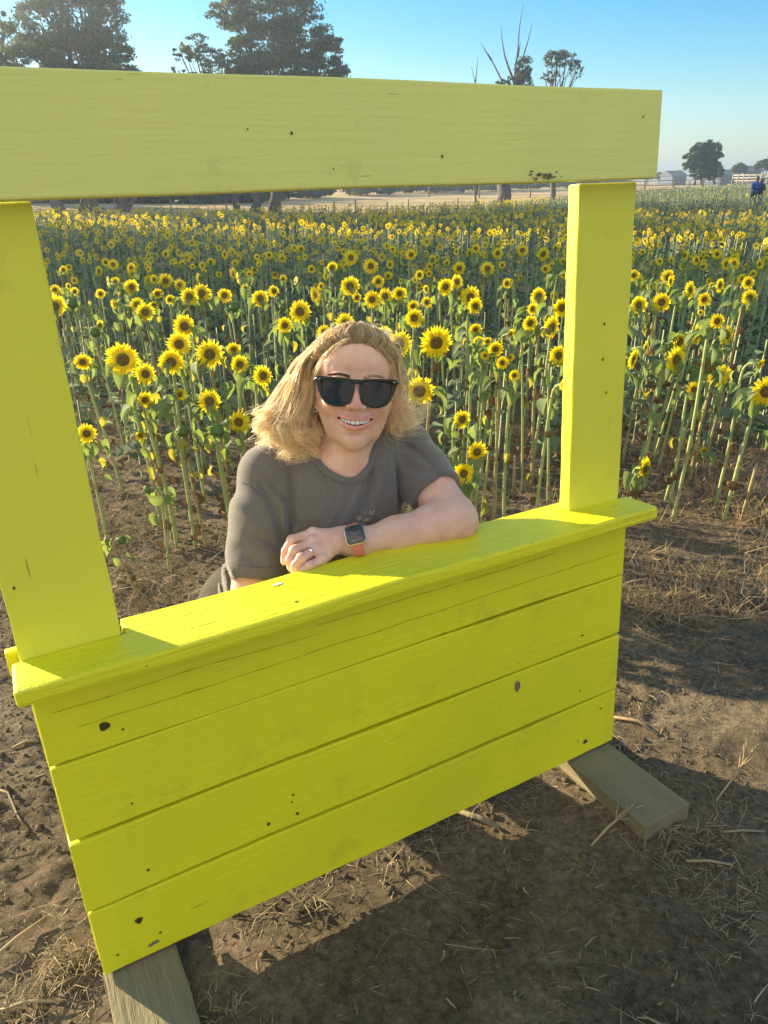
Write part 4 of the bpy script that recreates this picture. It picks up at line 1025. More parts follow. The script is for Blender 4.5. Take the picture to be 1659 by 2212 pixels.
def bud_mesh(seed):
    r = random.Random(seed); mb = MB(); mb.ellipsoid((0, 0, 0), (.8, .62, .8), 12, 8)
    for lay, (q0, q1) in enumerate(((.95, .2), (1.0, .5), (1.05, .85))):
        n = 9 + lay * 2
        for i in range(n):
            a = 2 * PI * (i + r.random() * .4) / n + lay; rad = Vector((math.cos(a), 0, math.sin(a))); tan = Vector((-math.sin(a), 0, math.cos(a)))
            b = rad * .8 * q0 + Vector((0, .3 - .1 * lay, 0)); c = rad * .95 + Vector((0, -.1 + .1 * lay, 0)); d = rad * q1 * r.uniform(.7, 1.5) + Vector((0, -.75 + .35 * lay, 0))
            mb.add([b - tan * .2, b + tan * .2, c + tan * .2, c - tan * .2, d], [[0, 1, 2, 3], [3, 2, 4]])
    return mb.mesh('flower_bud', M['calyx'])
def leaf_mesh(seed, m, curl=1.0):
    """petiole from the origin outwards along +x, blade hanging; blade length about 1"""
    r = random.Random(seed); mb = MB()
    p = [Vector((0, 0, 0)), Vector((.28, 0, .20)), Vector((.52, r.uniform(-.05, .05), .22)), Vector((.70, r.uniform(-.1, .1), .08))]
    mb.tube(p, [.028, .024, .020, .018], 4)
    # blade: heart outline rows along a drooping midrib
    rows = [(0, .0), (.05, .30), (.18, .42), (.40, .38), (.65, .24), (.85, .10), (1, 0)]
    o = p[-1]; ang0 = -.5 * curl; pos = o.copy(); prev = 0; vs = []; fold = r.uniform(.15, .8)
    for i, (t, ww) in enumerate(rows):
        ang = ang0 - t * r.uniform(.9, 1.6) * curl; stepL = (t - prev); prev = t
        pos = pos + Vector((math.cos(ang), 0, math.sin(ang))) * stepL
        up = Vector((-math.sin(ang), 0, math.cos(ang))); w1 = ww * r.uniform(.85, 1.15)
        if ww == 0: vs.append([pos]); continue
        lift = fold * w1
        vs.append([pos + Vector((0, -w1 * .9, 0)) + up * lift + Vector((-.06 if i == 1 else 0, 0, r.uniform(-.05, .05))), pos + Vector((0, -w1 * .5, 0)) + up * lift * .4, pos, pos + Vector((0, w1 * .5, 0)) + up * lift * .4, pos + Vector((0, w1 * .9, 0)) + up * lift + Vector((-.06 if i == 1 else 0, 0, r.uniform(-.05, .05)))])
    flat = []; st = []
    for row in vs: st.append(len(flat)); flat += row
    fs = []
    for i in range(len(vs) - 1):
        A, B_ = vs[i], vs[i + 1]
        if len(A) == 1: fs += [[st[i], st[i + 1] + q + 1, st[i + 1] + q] for q in range(4)]
        elif len(B_) == 1: fs += [[st[i] + q, st[i] + q + 1, st[i + 1]] for q in range(4)]
        else: fs += [[st[i] + q, st[i] + q + 1, st[i + 1] + q + 1, st[i + 1] + q] for q in range(4)]
    mb.add(flat, fs); return mb.mesh('leaf', m)
P_PET = [petals_mesh(i, [30, 34, 26, 32, 28][i], [0, .03, .08, -.02, .22][i]) for i in range(5)]
P_PET_SMALL = [petals_mesh(i + 20, 20, -.35, .8) for i in range(2)]
P_DISC = [disc_mesh(0)]
P_CAL = [calyx_mesh(i) for i in range(2)]; P_CALB = calyx_mesh(5, .85, True)
P_BUD = [bud_mesh(i) for i in range(2)]
P_LEAF = [leaf_mesh(i, M['leaf'], [.6, 1.0, 1.3, .8, 1.1][i]) for i in range(5)]
P_LEAFY = [leaf_mesh(i + 10, M['leaf_yellow'], 1.2) for i in range(2)]
P_LEAFD = [leaf_mesh(i + 20, M['leaf_dead'], 1.7) for i in range(3)]

def sunflower(base, head, R_, yaw=0.0, kind='bloom', seed=0, label=None, group=None, nl=8, face_pitch=None):
    """one plant; base and head are points in the world"""
    r = random.Random(seed)
    root = empty('sunflower', base); Bz = Vector(base); hp = Vector(head) - Bz
    tag(root, label, 'sunflower', group)
    fd = Vector((math.sin(yaw), -math.cos(yaw), 0)); pitch = face_pitch if face_pitch is not None else r.uniform(-.15, .25)
    nrm = (fd * math.cos(pitch) + Vector((0, 0, math.sin(pitch)))).normalized()
    back = hp - nrm * R_ * .25
    h = max(hp.z, .05); neck = min(.07, h * .25)
    b1 = back - nrm * neck * .6 + Vector((0, 0, -neck * .25)); b0 = b1 - fd * neck * .25 - Vector((0, 0, neck * 1.0))
    mid = b0 * .5 + Vector((r.uniform(-.012, .012), r.uniform(-.012, .012), 0))
    C_ = [Vector(q) for q in catmull([(0, 0, -.02), tuple(mid), tuple(b0), tuple(b1), tuple(back)], 4)]
    th = (.0042 + .045 * R_) * r.uniform(.85, 1.15); k = len(C_)
    mb = MB(); mb.tube(C_, [th * (1.25 - .45 * i / (k - 1)) for i in range(k)], 7)
    mb.build('stem', M['stem'] if r.random() < .8 else M['stem_dry'], root)
    q = Vector((0, -1, 0)).rotation_difference(nrm)
    spin = Quaternion(nrm, r.uniform(0, 6.28))
    def place(nm, me, par, sc_=R_, rot=None):
        o = bpy.data.objects.new(nm, me); COL.objects.link(o); o.parent = par
        return o
    if kind == 'bud':
        o = place('flower_bud', P_BUD[r.randrange(2)], root); o.rotation_mode = 'QUATERNION'
        o.rotation_quaternion = spin @ q; o.location = hp; o.scale = (R_,) * 3
    else:
        o = place('flower_head', P_CALB if kind == 'spent' else P_CAL[r.randrange(2)], root); o.rotation_mode = 'QUATERNION'
        o.rotation_quaternion = spin @ q; o.location = hp; o.scale = (R_,) * 3
        d = place('seed_disc', P_DISC[0], o)
        if kind == 'spent': d.scale = (1.15, 1, 1.15); 
        else:
            pm = P_PET_SMALL[r.randrange(2)] if kind == 'young' else P_PET[4 if kind == 'droop' else r.randrange(4)]
            place('petals', pm, o)
            if kind == 'young': d.scale = (.9, 1, .9)
            elif R_ < .04: d.scale = (.9, 1, .9)
            else: s_ = r.uniform(.72, 1.02); d.scale = (s_, 1, s_)
    nl = int(nl * 1.6)
    for i in range(nl):
        t = .12 + .84 * (i + r.random() * .7) / nl
        j = min(int(t * (len(C_) - 1) * .92), len(C_) - 2); p = C_[j].lerp(C_[j + 1], r.random())
        age = t + r.uniform(-.15, .20)
        me = r.choice(P_LEAFD) if age < .46 else (r.choice(P_LEAFY) if age < .56 and r.random() < .6 else r.choice(P_LEAF))
        o = place('leaf', me, root); s_ = R_ * .5 + r.uniform(.030, .056) * (1.1 if age < .8 else .62); 
        if age < .46: s_ *= .6
        elif me in P_LEAFY: s_ *= .75
        o.scale = (s_, s_ * r.uniform(.7, 1.1), s_ * r.uniform(.8, 1.2)); o.location = p; o.rotation_euler = (r.uniform(-.25, .25), r.uniform(-.2, .3), r.uniform(0, 6.28))
    return root
# measured plants: (u, v, head diameter in px, height above soil, yaw, kind, label, [base u, v])
HERO = [
 (118, 662, 52, .84, .5, 'bloom', 'sunflower half hidden by the left post of the stand'),
 (155, 656, 26, .82, 0, 'bud', 'tall closed green sunflower bud just right of the left post'),
 (179, 782, 38, .74, .1, 'bloom', 'medium sunflower beside the middle of the left post'),
 (187, 937, 44, .52, .25, 'bloom', 'low sunflower touching the edge of the left post near sill height'),
 (265, 777, 74, .80, .1, 'bloom', 'biggest open sunflower on the left, broad brown centre'),
 (314, 808, 48, .77, .35, 'bloom', 'sunflower tucked against the lower right of the biggest left bloom'),
 (215, 704, 24, .80, .9, 'young', 'small half open yellow sunflower above two green buds on the left'),
 (205, 718, 24, .78, .2, 'bud', 'round green bud just under a small half open bloom on the left'),
 (313, 864, 38, .68, .2, 'droop', 'nodding sunflower below the biggest left bloom with a large leaf under it'),
 (370, 782, 58, .78, .05, 'bloom', 'lowest flower of the column of three left blooms'),
 (387, 744, 54, .82, .1, 'bloom', 'middle flower of the column of three left blooms'),
 (398, 705, 50, .84, .2, 'bloom', 'top flower of the column of three left blooms'),
 (453, 765, 64, .82, .05, 'bloom', 'large round sunflower with evenly spread petals left of the woman'),
 (505, 755, 32, .82, 0, 'bloom', 'small sunflower right above a medium one, left of the woman hair'),
 (518, 787, 42, .79, .15, 'bloom', 'medium sunflower right below a small one, left of the woman hair'),
 (568, 812, 46, .78, .5, 'bloom', 'sunflower turned to the right almost touching the woman hair'),
 (453, 867, 54, .66, 0, 'droop', 'sunflower low in the left group with a green bud in front of it'),
 (454, 884, 20, .62, 0, 'bud', 'small green bud in front of a low nodding sunflower'),
 (516, 912, 52, .55, -.1, 'droop', 'low orange tinged sunflower left of the woman shoulder'),
 (394, 930, 30, .55, 0, 'bud', 'left one of two green buds standing side by side at low height'),
 (470, 931, 32, .56, .2, 'bud', 'right one of two green buds standing side by side at low height'),
 (304, 940, 30, .50, -.2, 'young', 'opening bud with a yellow petal tip low on the left'),
 (388, 852, 32, .70, .5, 'young', 'small sideways sunflower under the column of three left blooms'),
 (314, 674, 42, .84, .1, 'bloom', 'sunflower in front of a smaller one in the upper left cluster'),
 (296, 659, 34, .85, -.1, 'bloom', 'sunflower behind left in the upper left cluster'),
 (333, 660, 24, .85, .3, 'young', 'small flower behind right in the upper left cluster'),
 (284, 621, 34, .88, .5, 'bloom', 'tall sunflower turned aside at the top of the left group'),
 (340, 635, 28, .86, .3, 'young', 'curled half open sunflower between two taller left blooms'),
 (367, 647, 22, .84, .1, 'bloom', 'small round sunflower above the column of three left blooms'),
 (409, 641, 40, .86, .2, 'bloom', 'left flower of the touching pair above the column of three'),
 (436, 633, 42, .87, 0, 'bloom', 'right flower of the touching pair above the column of three'),
 (485, 638, 32, .85, 0, 'bloom', 'single round sunflower left of a spiky green bud'),
 (562, 645, 38, .86, .2, 'bloom', 'sunflower right of a spiky green bud on a long stem'),
 (506, 663, 24, .86, .3, 'bud', 'spiky green bud on a long stem behind the left group'),
 (248, 657, 24, .85, -.9, 'young', 'small flower facing left above leafy stems on the left'),
 (648, 673, 50, .85, 0, 'bloom', 'large sunflower above left of the woman head'),
 (615, 703, 36, .84, .1, 'bloom', 'sunflower below left of the large bloom near the woman head'),
 (318, 1058, 22, .38, -.7, 'bud', 'low green bud bent to the left near the soil'),
 (263, 1167, 20, .26, .6, 'bud', 'lowest green bud, close to the foot of the left post'),
 (358, 607, 34, .86, 0, 'bloom', 'sunflower standing alone behind the left cluster'),
 (592, 629, 26, .84, .3, 'droop', 'drooping brownish sunflower behind the woman, left side'),
 (756, 618, 44, .86, 0, 'bloom', 'sunflower straight above the woman head'),
 (801, 575, 34, .88, 0, 'bloom', 'single sunflower high above the woman head, right side'),
 (758, 557, 34, .88, .1, 'bloom', 'single sunflower high above the woman head, left side'),
 (804, 647, 38, .85, -.1, 'bloom', 'left flower of three in a row above the woman forehead'),
 (832, 640, 36, .86, 0, 'bloom', 'middle flower of three in a row above the woman forehead'),
 (863, 634, 32, .86, .1, 'bloom', 'right flower of three in a row above the woman forehead'),
 (895, 687, 42, .85, 0, 'bloom', 'sunflower above the gap between the woman head and the large right bloom'),
 (922, 653, 26, .86, .1, 'bloom', 'small sunflower above right of the woman head'),
 (942, 740, 74, .84, .1, 'bloom', 'biggest open sunflower right of the woman head'),
 (862, 742, 58, .83, .1, 'bloom', 'sunflower partly behind the woman hair on the right'),
 (830, 720, 34, .84, 0, 'bloom', 'sunflower peeping over the woman hair on the right'),
 (745, 698, 44, .86, 0, 'bloom', 'sunflower peeping over the top of the woman hair'),
 (700, 718, 34, .84, -.2, 'bloom', 'sunflower peeping over the woman hair on the left'),
 (905, 845, 74, .72, .2, 'droop', 'large sunflower with long petals behind the right tips of the woman hair'),
 (998, 906, 42, .56, .4, 'bloom', 'low sunflower above the woman right shoulder in the photo'),
 (1030, 976, 48, .50, .3, 'droop', 'low sunflower with folded petals beside the woman sleeve'),
 (1001, 1023, 50, .45, .35, 'bloom', 'lowest bright sunflower touching the woman sleeve'),
 (1015, 643, 50, .87, .45, 'bloom', 'large sunflower turned aside, left of the right post'),
 (1026, 661, 36, .85, .5, 'bloom', 'sunflower behind a large one turned aside'),
 (1027, 712, 30, .84, .1, 'bloom', 'upper flower of a touching small pair in the right middle'),
 (1033, 738, 26, .82, .3, 'bloom', 'lower flower of a touching small pair in the right middle'),
 (1070, 754, 36, .81, .1, 'bloom', 'round sunflower in the middle of the small right cluster'),
 (1085, 784, 30, .78, 0, 'bloom', 'round sunflower low in the small right cluster'),
 (1048, 768, 22, .80, -.1, 'bloom', 'small sunflower at the left of the small right cluster'),
 (1053, 738, 22, .83, .2, 'bloom', 'small sunflower at the top of the small right cluster'),
 (1101, 772, 22, .79, .6, 'young', 'half open sunflower at the right of the small right cluster'),
 (1111, 811, 26, .74, .1, 'bloom', 'small lone sunflower below the small right cluster'),
 (1102, 721, 22, .83, .8, 'young', 'small sideways sunflower above the small right cluster'),
 (1145, 698, 36, .85, .4, 'bloom', 'sunflower left of the right post, under another bloom', (1128, 1060)),
 (1163, 640, 38, .89, .45, 'bloom', 'sunflower with raised petals left of the right post'),
 (1150, 668, 26, .87, .4, 'bloom', 'small sunflower between two blooms left of the right post'),
 (1191, 707, 48, .86, .8, 'bloom', 'sideways sunflower against the lit edge of the right post', (1150, 1045)),
 (1213, 665, 44, .88, .4, 'bloom', 'sunflower cut by the upper lit edge of the right post'),
 (1206, 768, 44, .80, .4, 'bloom', 'sunflower cut by the middle of the lit edge of the right post', (1184, 1085)),
 (1219, 832, 26, .76, .5, 'bloom', 'small sunflower mostly hidden by the right post'),
 (992, 580, 30, .88, .2, 'bloom', 'sunflower standing apart in the shaded rows, centre right'),
 (1053, 581, 34, .88, .3, 'bloom', 'sunflower touching a second one in the shaded rows, centre right'),
 (1075, 547, 26, .88, 0, 'bloom', 'small round sunflower in the shaded rows, left of another small one'),
 (1128, 541, 28, .88, 0, 'bloom', 'small round sunflower in the shaded rows, near the right post'),
 (1173, 549, 32, .88, .5, 'bloom', 'sunflower with hanging petals in the shaded rows by the right post'),
 (1379, 659, 40, .86, .4, 'bloom', 'sunflower just right of the right post in the shaded rows'),
 (1429, 653, 42, .87, .2, 'bloom', 'open sunflower right of the right post, second from it'),
 (1367, 776, 44, .80, 1.1, 'bloom', 'side view of a lit sunflower touching the right post'),
 (1394, 752, 30, .82, 1.2, 'bloom', 'shaded sideways sunflower near the right post'),
 (1490, 627, 36, .88, .9, 'bloom', 'narrow sideways sunflower in the shaded rows at the right'),
 (1521, 647, 30, .87, .1, 'bloom', 'round sunflower above a tiny one at the right'),
 (1513, 675, 14, .82, .1, 'bloom', 'tiny sunflower in the shaded rows at the right'),
 (1549, 694, 34, .86, .2, 'bloom', 'shaded sunflower above the lit plants at the right'),
 (1619, 643, 36, .87, .2, 'bloom', 'sunflower near the right edge of the photo in the shaded rows'),
 (1506, 720, 52, .90, 1.0, 'bloom', 'lit side view sunflower with raised petals, tallest at the right', (1407, 983)),
 (1571, 725, 42, .86, .8, 'droop', 'orange tinged sideways sunflower on a bent stem at the right', (1500, 1010)),
 (1467, 738, 46, .88, .6, 'young', 'half closed sunflower with green bracts at the right', (1380, 1010)),
 (1460, 776, 54, .84, .6, 'bloom', 'lit sunflower below a half closed one at the right', (1372, 1072)),
 (1531, 790, 46, .84, .1, 'spent', 'sunflower that lost its petals, brown disc ringed with green', (1437, 1083)),
 (1552, 811, 52, .80, .2, 'bloom', 'sunflower behind the bare brown disc at the right', (1490, 1040)),
 (1499, 841, 34, .72, .2, 'droop', 'small nodding sunflower covered by a leaf at the right', (1447, 1090)),
 (1654, 846, 66, .86, .2, 'bloom', 'large sunflower cut by the right edge of the photo', (1561, 1134)),
 (1640, 787, 26, .90, .9, 'young', 'small half open sunflower near the right edge', (1542, 1102)),
 (1392, 1013, 50, .38, 1.0, 'bloom', 'low side view sunflower just right of the right post', (1366, 1085)),
 (1521, 973, 20, .36, .1, 'bloom', 'tiny low sunflower near the soil at the right', (1502, 1040)),
]
heads_px = []
for i, hrow in enumerate(HERO):
    u, v, dpx, H, yaw, kind, lab = hrow[:7]
    if len(hrow) > 7:
        bu, bv = hrow[7]; b = on_height(bu, bv, 0.0); d = (b - EYE).dot(CF)
        r_ = ray(u, v); t = (b.y - EYE.y) / r_.y; hp = EYE + r_ * t; base = b
        base = Vector((b.x, b.y, float(gz(b.x, b.y))))
    else:
        hp = on_height(u, v, H); rr = random.Random(i + 900)
        bx = hp.x - hp.x * .04 + rr.uniform(-.05, .04); by = hp.y + rr.uniform(.0, .05); base = Vector((bx, by, float(gz(bx, by))))
    z = (hp - EYE).dot(CF); R_ = dpx / 2 * z / F * (1.06 if kind in ('bloom', 'droop') else 1.0) / (math.cos(min(yaw, .9) * .5))
    if kind == 'bud': R_ *= .95
    if kind in ('young',): R_ *= 1.1
    if kind == 'spent': R_ /= .8
    sunflower(base, hp, R_, yaw - hp.x / hp.y * .6, kind, seed=i + 100, label=lab, nl=10 if dpx > 28 else 7)
    heads_px.append((u, v, dpx))
# further plants behind them, one by one
rg = random.Random(99); GRP = 0; count = len(HERO); tries = 0; spots = []; mids = []
regions = ['left of the woman', 'above the woman', 'between woman and right post', 'right of the right post']
while count < 296 and tries < 6000:
    tries += 1
    y = math.sqrt(18.5 + (88 - 18.5) * rg.random()); x = y * rg.uniform(-.52, .57)
    H = rg.gauss(.84, .06); zb = float(gz(x, y)); hp = Vector((x, y, zb + H)); u, v, z = pix(hp)
    if not (60 < u < 1680 and v < 668): continue
    if any(abs(u - a) < 24 and abs(v - b_) < 24 for a, b_, _ in heads_px): continue
    if any((x - a) ** 2 + (y - b_) ** 2 < .17 ** 2 for a, b_ in spots): continue
    spots.append((x, y)); 
    R_ = rg.choice([rg.uniform(.028, .045), rg.uniform(.04, .064)]); kind = 'bloom' if rg.random() < .80 else rg.choice(['bud', 'young', 'droop'])
    if kind == 'bud': R_ *= .45
    reg = 0 if u < 600 else 1 if u < 900 else 2 if u < 1240 else 3
    kw = {'bloom': 'open', 'bud': 'unopened', 'young': 'half open', 'droop': 'nodding'}[kind]
    rt = sunflower(Vector((x + rg.uniform(-.05, .05), y + rg.uniform(0, .06), zb)), hp, R_, rg.gauss(.2, .6) - x / y * .5, kind, seed=count + 2000, nl=7)
    mids.append((reg, v, u, R_, kw, rt))
    count += 1

ORD = ['first', 'second', 'third', 'fourth', 'fifth', 'sixth', 'seventh', 'eighth', 'ninth', 'tenth', 'eleventh', 'twelfth', 'thirteenth', 'fourteenth', 'fifteenth', 'sixteenth', 'seventeenth', 'eighteenth', 'nineteenth', 'twentieth']
for reg in range(4):
    L_ = sorted([m_ for m_ in mids if m_[0] == reg], key=lambda m_: -m_[1]); per = 12 if len(L_) > 24 else max(4, len(L_) // 3 + 1)
    for k in range(0, len(L_), per):
        rw = ['front', 'second', 'third', 'fourth', 'fifth', 'sixth', 'seventh', 'eighth'][k // per]
        for i, m_ in enumerate(sorted(L_[k:k + per], key=lambda m_: m_[2])):
            sz = 'small' if m_[3] < .043 else 'large' if m_[3] > .053 else 'medium'
            tag(m_[5], '%s %s sunflower, %s from left in %s crowded row, %s' % (sz, m_[4], ORD[i], rw, regions[reg]), 'sunflower', 'sunflowers in the crowded rows')
# ---------------------------------------------------------------- the rest of the field as one mass
def ribbon_plants():
    r = np.random.default_rng(3)
    # candidate positions
    P_ = []
    n = 78000
    y = np.sqrt(8.8 ** 2 + (95 ** 2 - 8.8 ** 2) * r.random(n)); x = y * r.uniform(-1.0, .78, n)
    keep = y < field_edge(x / y) - .5
    dens = np.where(y < 30, 1.0, .6); keep &= r.random(n) < dens
    x, y = x[keep], y[keep]
    # late plants without a flower between the front rows
    ye = np.sqrt(3.7 ** 2 + (8.8 ** 2 - 3.7 ** 2) * r.random(520)); xe = ye * r.uniform(-.52, .60, 520)
    ok = ~((np.abs(xe + .05) < .5) & (ye < 3.9)); xe, ye = xe[ok], ye[ok]; ne = len(xe)
    x = np.concatenate([x, xe]); y = np.concatenate([y, ye])
    z = gzd(x, y); H = r.normal(.82, .08, len(x)); H[-ne:] = r.uniform(.40, .80, ne)
    # plants right behind the front group carry leaves only
    V_, Fq, mi = [], [], []
    def emit(tv, tq, m, sel, scale, yaw, ox, oy, oz, zs=None):
        c, s = np.cos(yaw), np.sin(yaw); k = len(ox)
        vx = tv[None, :, 0] * scale[:, None]; vy = tv[None, :, 1] * scale[:, None]; vz = tv[None, :, 2] * (scale if zs is None else zs)[:, None]
        X = vx * c[:, None] - vy * s[:, None] + ox[:, None]; Y = vx * s[:, None] + vy * c[:, None] + oy[:, None]; Z = vz + oz[:, None]
        b = sum(len(q) for q in V_); V_.append(np.stack([X, Y, Z], -1).reshape(-1, 3))
        q = (tq[None] + (np.arange(k) * len(tv))[:, None, None] + b).reshape(-1, tq.shape[1]); Fq.append(q); mi.append(np.full(len(q), m))
    # stems: 3 sided
    a = [0, 2.1, 4.2]; st = np.array([[math.cos(t) * .006, math.sin(t) * .006, zz] for zz in (0, 1) for t in a]); sq = np.array([[i, (i + 1) % 3, 3 + (i + 1) % 3, 3 + i] for i in range(3)])
    big = 1 + np.maximum(y - 25, 0) / 60
    lean = r.normal(0, .05, len(x)); emit(st, sq, 0, None, big, r.uniform(0, 6, len(x)), x, y, z, zs=H)
    # leaves
    lf = np.array([[0, 0, 0], [.5, -.35, .1], [1, 0, -.35], [.5, .35, .1]]); lq = np.array([[0, 1, 2, 3]])
    for k in range(13):
        msk = (r.random(len(x)) < .95) & ((y < 40) | (k < 6))
        t = r.uniform(.15, .97, len(x)); emit(lf, lq, 1, None, (r.uniform(.06, .135, len(x)) * big * (1.1 - .4 * t))[msk], r.uniform(0, 6.28, len(x))[msk], x[msk], y[msk], (z + H * t)[msk])
    # heads: star of petals (quads) and a disc
    hm = r.random(len(x)) < np.where(y < 30, .56, .36) * np.where((x / y > .2) & (y > 36), .12, 1)
    hm[-ne:] = False
    hx, hy, hz = x[hm], y[hm], (z + H)[hm]; R_ = r.uniform(.028, .062, hm.sum()) * np.minimum(big[hm], 1.25); yw = r.normal(.2, .6, hm.sum()) - hx / hy * .5
    npet = 11; pv_, pq = [], []
    for i in range(npet):
        a0 = 2 * PI * i / npet; w_ = .24
        pv_ += [[.38 * math.cos(a0 - w_), 0, .38 * math.sin(a0 - w_)], [.8 * math.cos(a0 - w_ * .8), -.03, .8 * math.sin(a0 - w_ * .8)], [1.05 * math.cos(a0), .04, 1.05 * math.sin(a0)], [.8 * math.cos(a0 + w_ * .8), -.03, .8 * math.sin(a0 + w_ * .8)], [.38 * math.cos(a0 + w_), 0, .38 * math.sin(a0 + w_)]]
        pq += [[5 * i, 5 * i + 1, 5 * i + 3, 5 * i + 4], [5 * i + 1, 5 * i + 2, 5 * i + 3, 5 * i + 1]]
    pv_ = np.array(pv_); pq4 = np.array([q for q in pq if len(set(q)) == 4]); pq3 = np.array([q[:3] for q in pq if len(set(q)) == 3])
    emit(pv_, pq4, 2, None, R_, yw, hx, hy - .02, hz)
    tri_b = sum(len(q) for q in V_) - len(hx) * len(pv_)
    tri = (pq3[None] + (np.arange(len(hx)) * len(pv_))[:, None, None] + tri_b).reshape(-1, 3)
    dv = np.array([[0, -.14, 0]] + [[.44 * math.cos(2 * PI * i / 8), -.05, .44 * math.sin(2 * PI * i / 8)] for i in range(8)])
    dq = np.array([[0, 1 + (2 * i + 2) % 8, 1 + (2 * i + 1) % 8, 1 + (2 * i) % 8] for i in range(4)])
    emit(dv, dq, 3, None, R_ * r.uniform(.7, 1.0, len(R_)), yw, hx, hy - .02, hz)
    Vall = np.concatenate(V_); Q4 = np.concatenate(Fq); mi4 = np.concatenate(mi)
    tri4 = tri
    me = bpy.data.meshes.new('sunflower_field')
    me.vertices.add(len(Vall)); me.vertices.foreach_set('co', Vall.astype(np.float32).ravel())
    lt = np.concatenate([np.full(len(Q4), 4), np.full(len(tri4), 3)]).astype(np.int32); li = np.concatenate([Q4.ravel(), tri4.ravel()]).astype(np.int32)
    me.loops.add(len(li)); me.loops.foreach_set('vertex_index', li); me.polygons.add(len(lt)); me.polygons.foreach_set('loop_start', np.concatenate([[0], np.cumsum(lt)[:-1]]).astype(np.int32)); me.polygons.foreach_set('loop_total', lt)
    me.update(calc_edges=True)
    for k in ('field_stem', 'field_leaf', 'petal_far', 'disc_far'): me.materials.append(M[k])
    me.polygons.foreach_set('material_index', np.concatenate([mi4, np.full(len(tri4), 2)]).astype(np.int32)); me.update()
    return me, len(x)
fme, nfield = ribbon_plants()
tag(newobj('sunflower_field', fme), 'endless rows of smaller sunflowers filling the field to its far edge', 'sunflowers', kind='stuff')

# ---------------------------------------------------------------- litter, dry grass, clods
def sticks(name, n, posf, lenf, wf, tilt, m, label, cat, seed, bend=.2):
    r = np.random.default_rng(seed); x, y = posf(r, n); n = len(x); z = gzd(x, y)
    L = lenf(r, n); W_ = wf(r, n); a = r.uniform(0, 2 * PI, n); e = tilt(r, n)
    D = np.stack([np.cos(a) * np.cos(e), np.sin(a) * np.cos(e), np.sin(e)], -1); Bn = r.normal(0, bend, (n, 3)) * L[:, None]; Bn[:, 2] = np.abs(Bn[:, 2]) * .4
    U_ = np.cross(D, [0, 0, 1.0]); U_ /= np.linalg.norm(U_, axis=1)[:, None] + 1e-6; W2 = np.cross(U_, D)
    o = np.stack([x, y, z + W_ * .5], -1); V_ = []
    for t, ww in ((0, 1), (.5, .9), (1, .35)):
        c = o + D * (L * t)[:, None] + Bn * (t * (1 - t) * 2)
        for k in range(3):
            an = 2 * PI * k / 3; V_.append(c + (U_ * math.cos(an) + W2 * math.sin(an) * .6) * (W_ * ww)[:, None])
    V_ = np.stack(V_, 1).reshape(-1, 3)
    tq = np.array([[j * 3 + k, j * 3 + (k + 1) % 3, (j + 1) * 3 + (k + 1) % 3, (j + 1) * 3 + k] for j in (0, 1) for k in range(3)])
    Q = (tq[None] + (np.arange(n) * 9)[:, None, None]).reshape(-1, 4)
    tag(newobj(name, mesh_np(name, V_, Q, m, smooth=False)), label, cat, kind='stuff')
def pos_near(r, n):
    y = r.uniform(.35, 4.6, n); x = r.uniform(-1, 1, n) * (.35 + y * .62)
    k = vnoise(x * 1.7, y * 1.7, 40) + .6 * vnoise(x * 5, y * 5, 41) > r.uniform(-.5, .35, n)
    # trampled bare patch in front of the stand
    lx = (x + .4776) * .8763 + (y - .8387) * .4810; ly = -(x + .4776) * .4771 + (y - .8387) * .8742
    bare = (ly < -.02) & (lx > .1) & (r.random(n) < .80) & ~((np.abs(lx - 1.2) < .2) & (np.abs(ly + .3) < .2))
    k &= ~bare & ~((ly > -.3) & (ly < .1) & (lx > -.02) & (lx < .15)) & ~((ly > -.25) & (ly < .1) & (lx > 1.04) & (lx < 1.2)); return x[k], y[k]
sticks('straw_litter', 60000, pos_near, lambda r, n: r.uniform(.005, .034, n) * (1 + 2.6 * (r.random(n) < .07)), lambda r, n: r.uniform(.0004, .0011, n) * (1 + 1.2 * (r.random(n) < .07)), lambda r, n: np.abs(r.normal(0, .16, n)), M['straw'], 'broken straw and chaff scattered over the soil', 'straw', 1)
def pos_mid(r, n):
    y = 2.0 + 5.0 * r.random(n); x = y * r.uniform(-.62, .64, n); k = vnoise(x * 2.3, y * 2.3, 44) + .5 * vnoise(x * 7, y * 7, 45) > r.uniform(-.35, .30, n)
    lx = (x + .4776) * .8763 + (y - .8387) * .4810; ly = -(x + .4776) * .4771 + (y - .8387) * .8742; k &= (ly > .55) | (lx > 1.7) ; return x[k], y[k]
sticks('dry_grass', 34000, pos_mid, lambda r, n: r.uniform(.03, .15, n), lambda r, n: r.uniform(.0008, .0022, n), lambda r, n: r.uniform(.1, 1.35, n), M['drygrass'], 'dry grass and dead weeds between the sunflower stems', 'dry grass', 2, .35)
def pos_g(r, n):
    y = 2.2 + 4.6 * r.random(n); x = y * r.uniform(-.6, .64, n); k = vnoise(x * 3.3 + 5, y * 3.3, 46) > r.uniform(-.05, .45, n); return x[k], y[k]
sticks('green_weeds', 9000, pos_g, lambda r, n: r.uniform(.015, .06, n), lambda r, n: r.uniform(.001, .003, n), lambda r, n: r.uniform(.3, 1.3, n), M['field_leaf'], 'small green weeds among the dry grass', 'weeds', 3, .35)
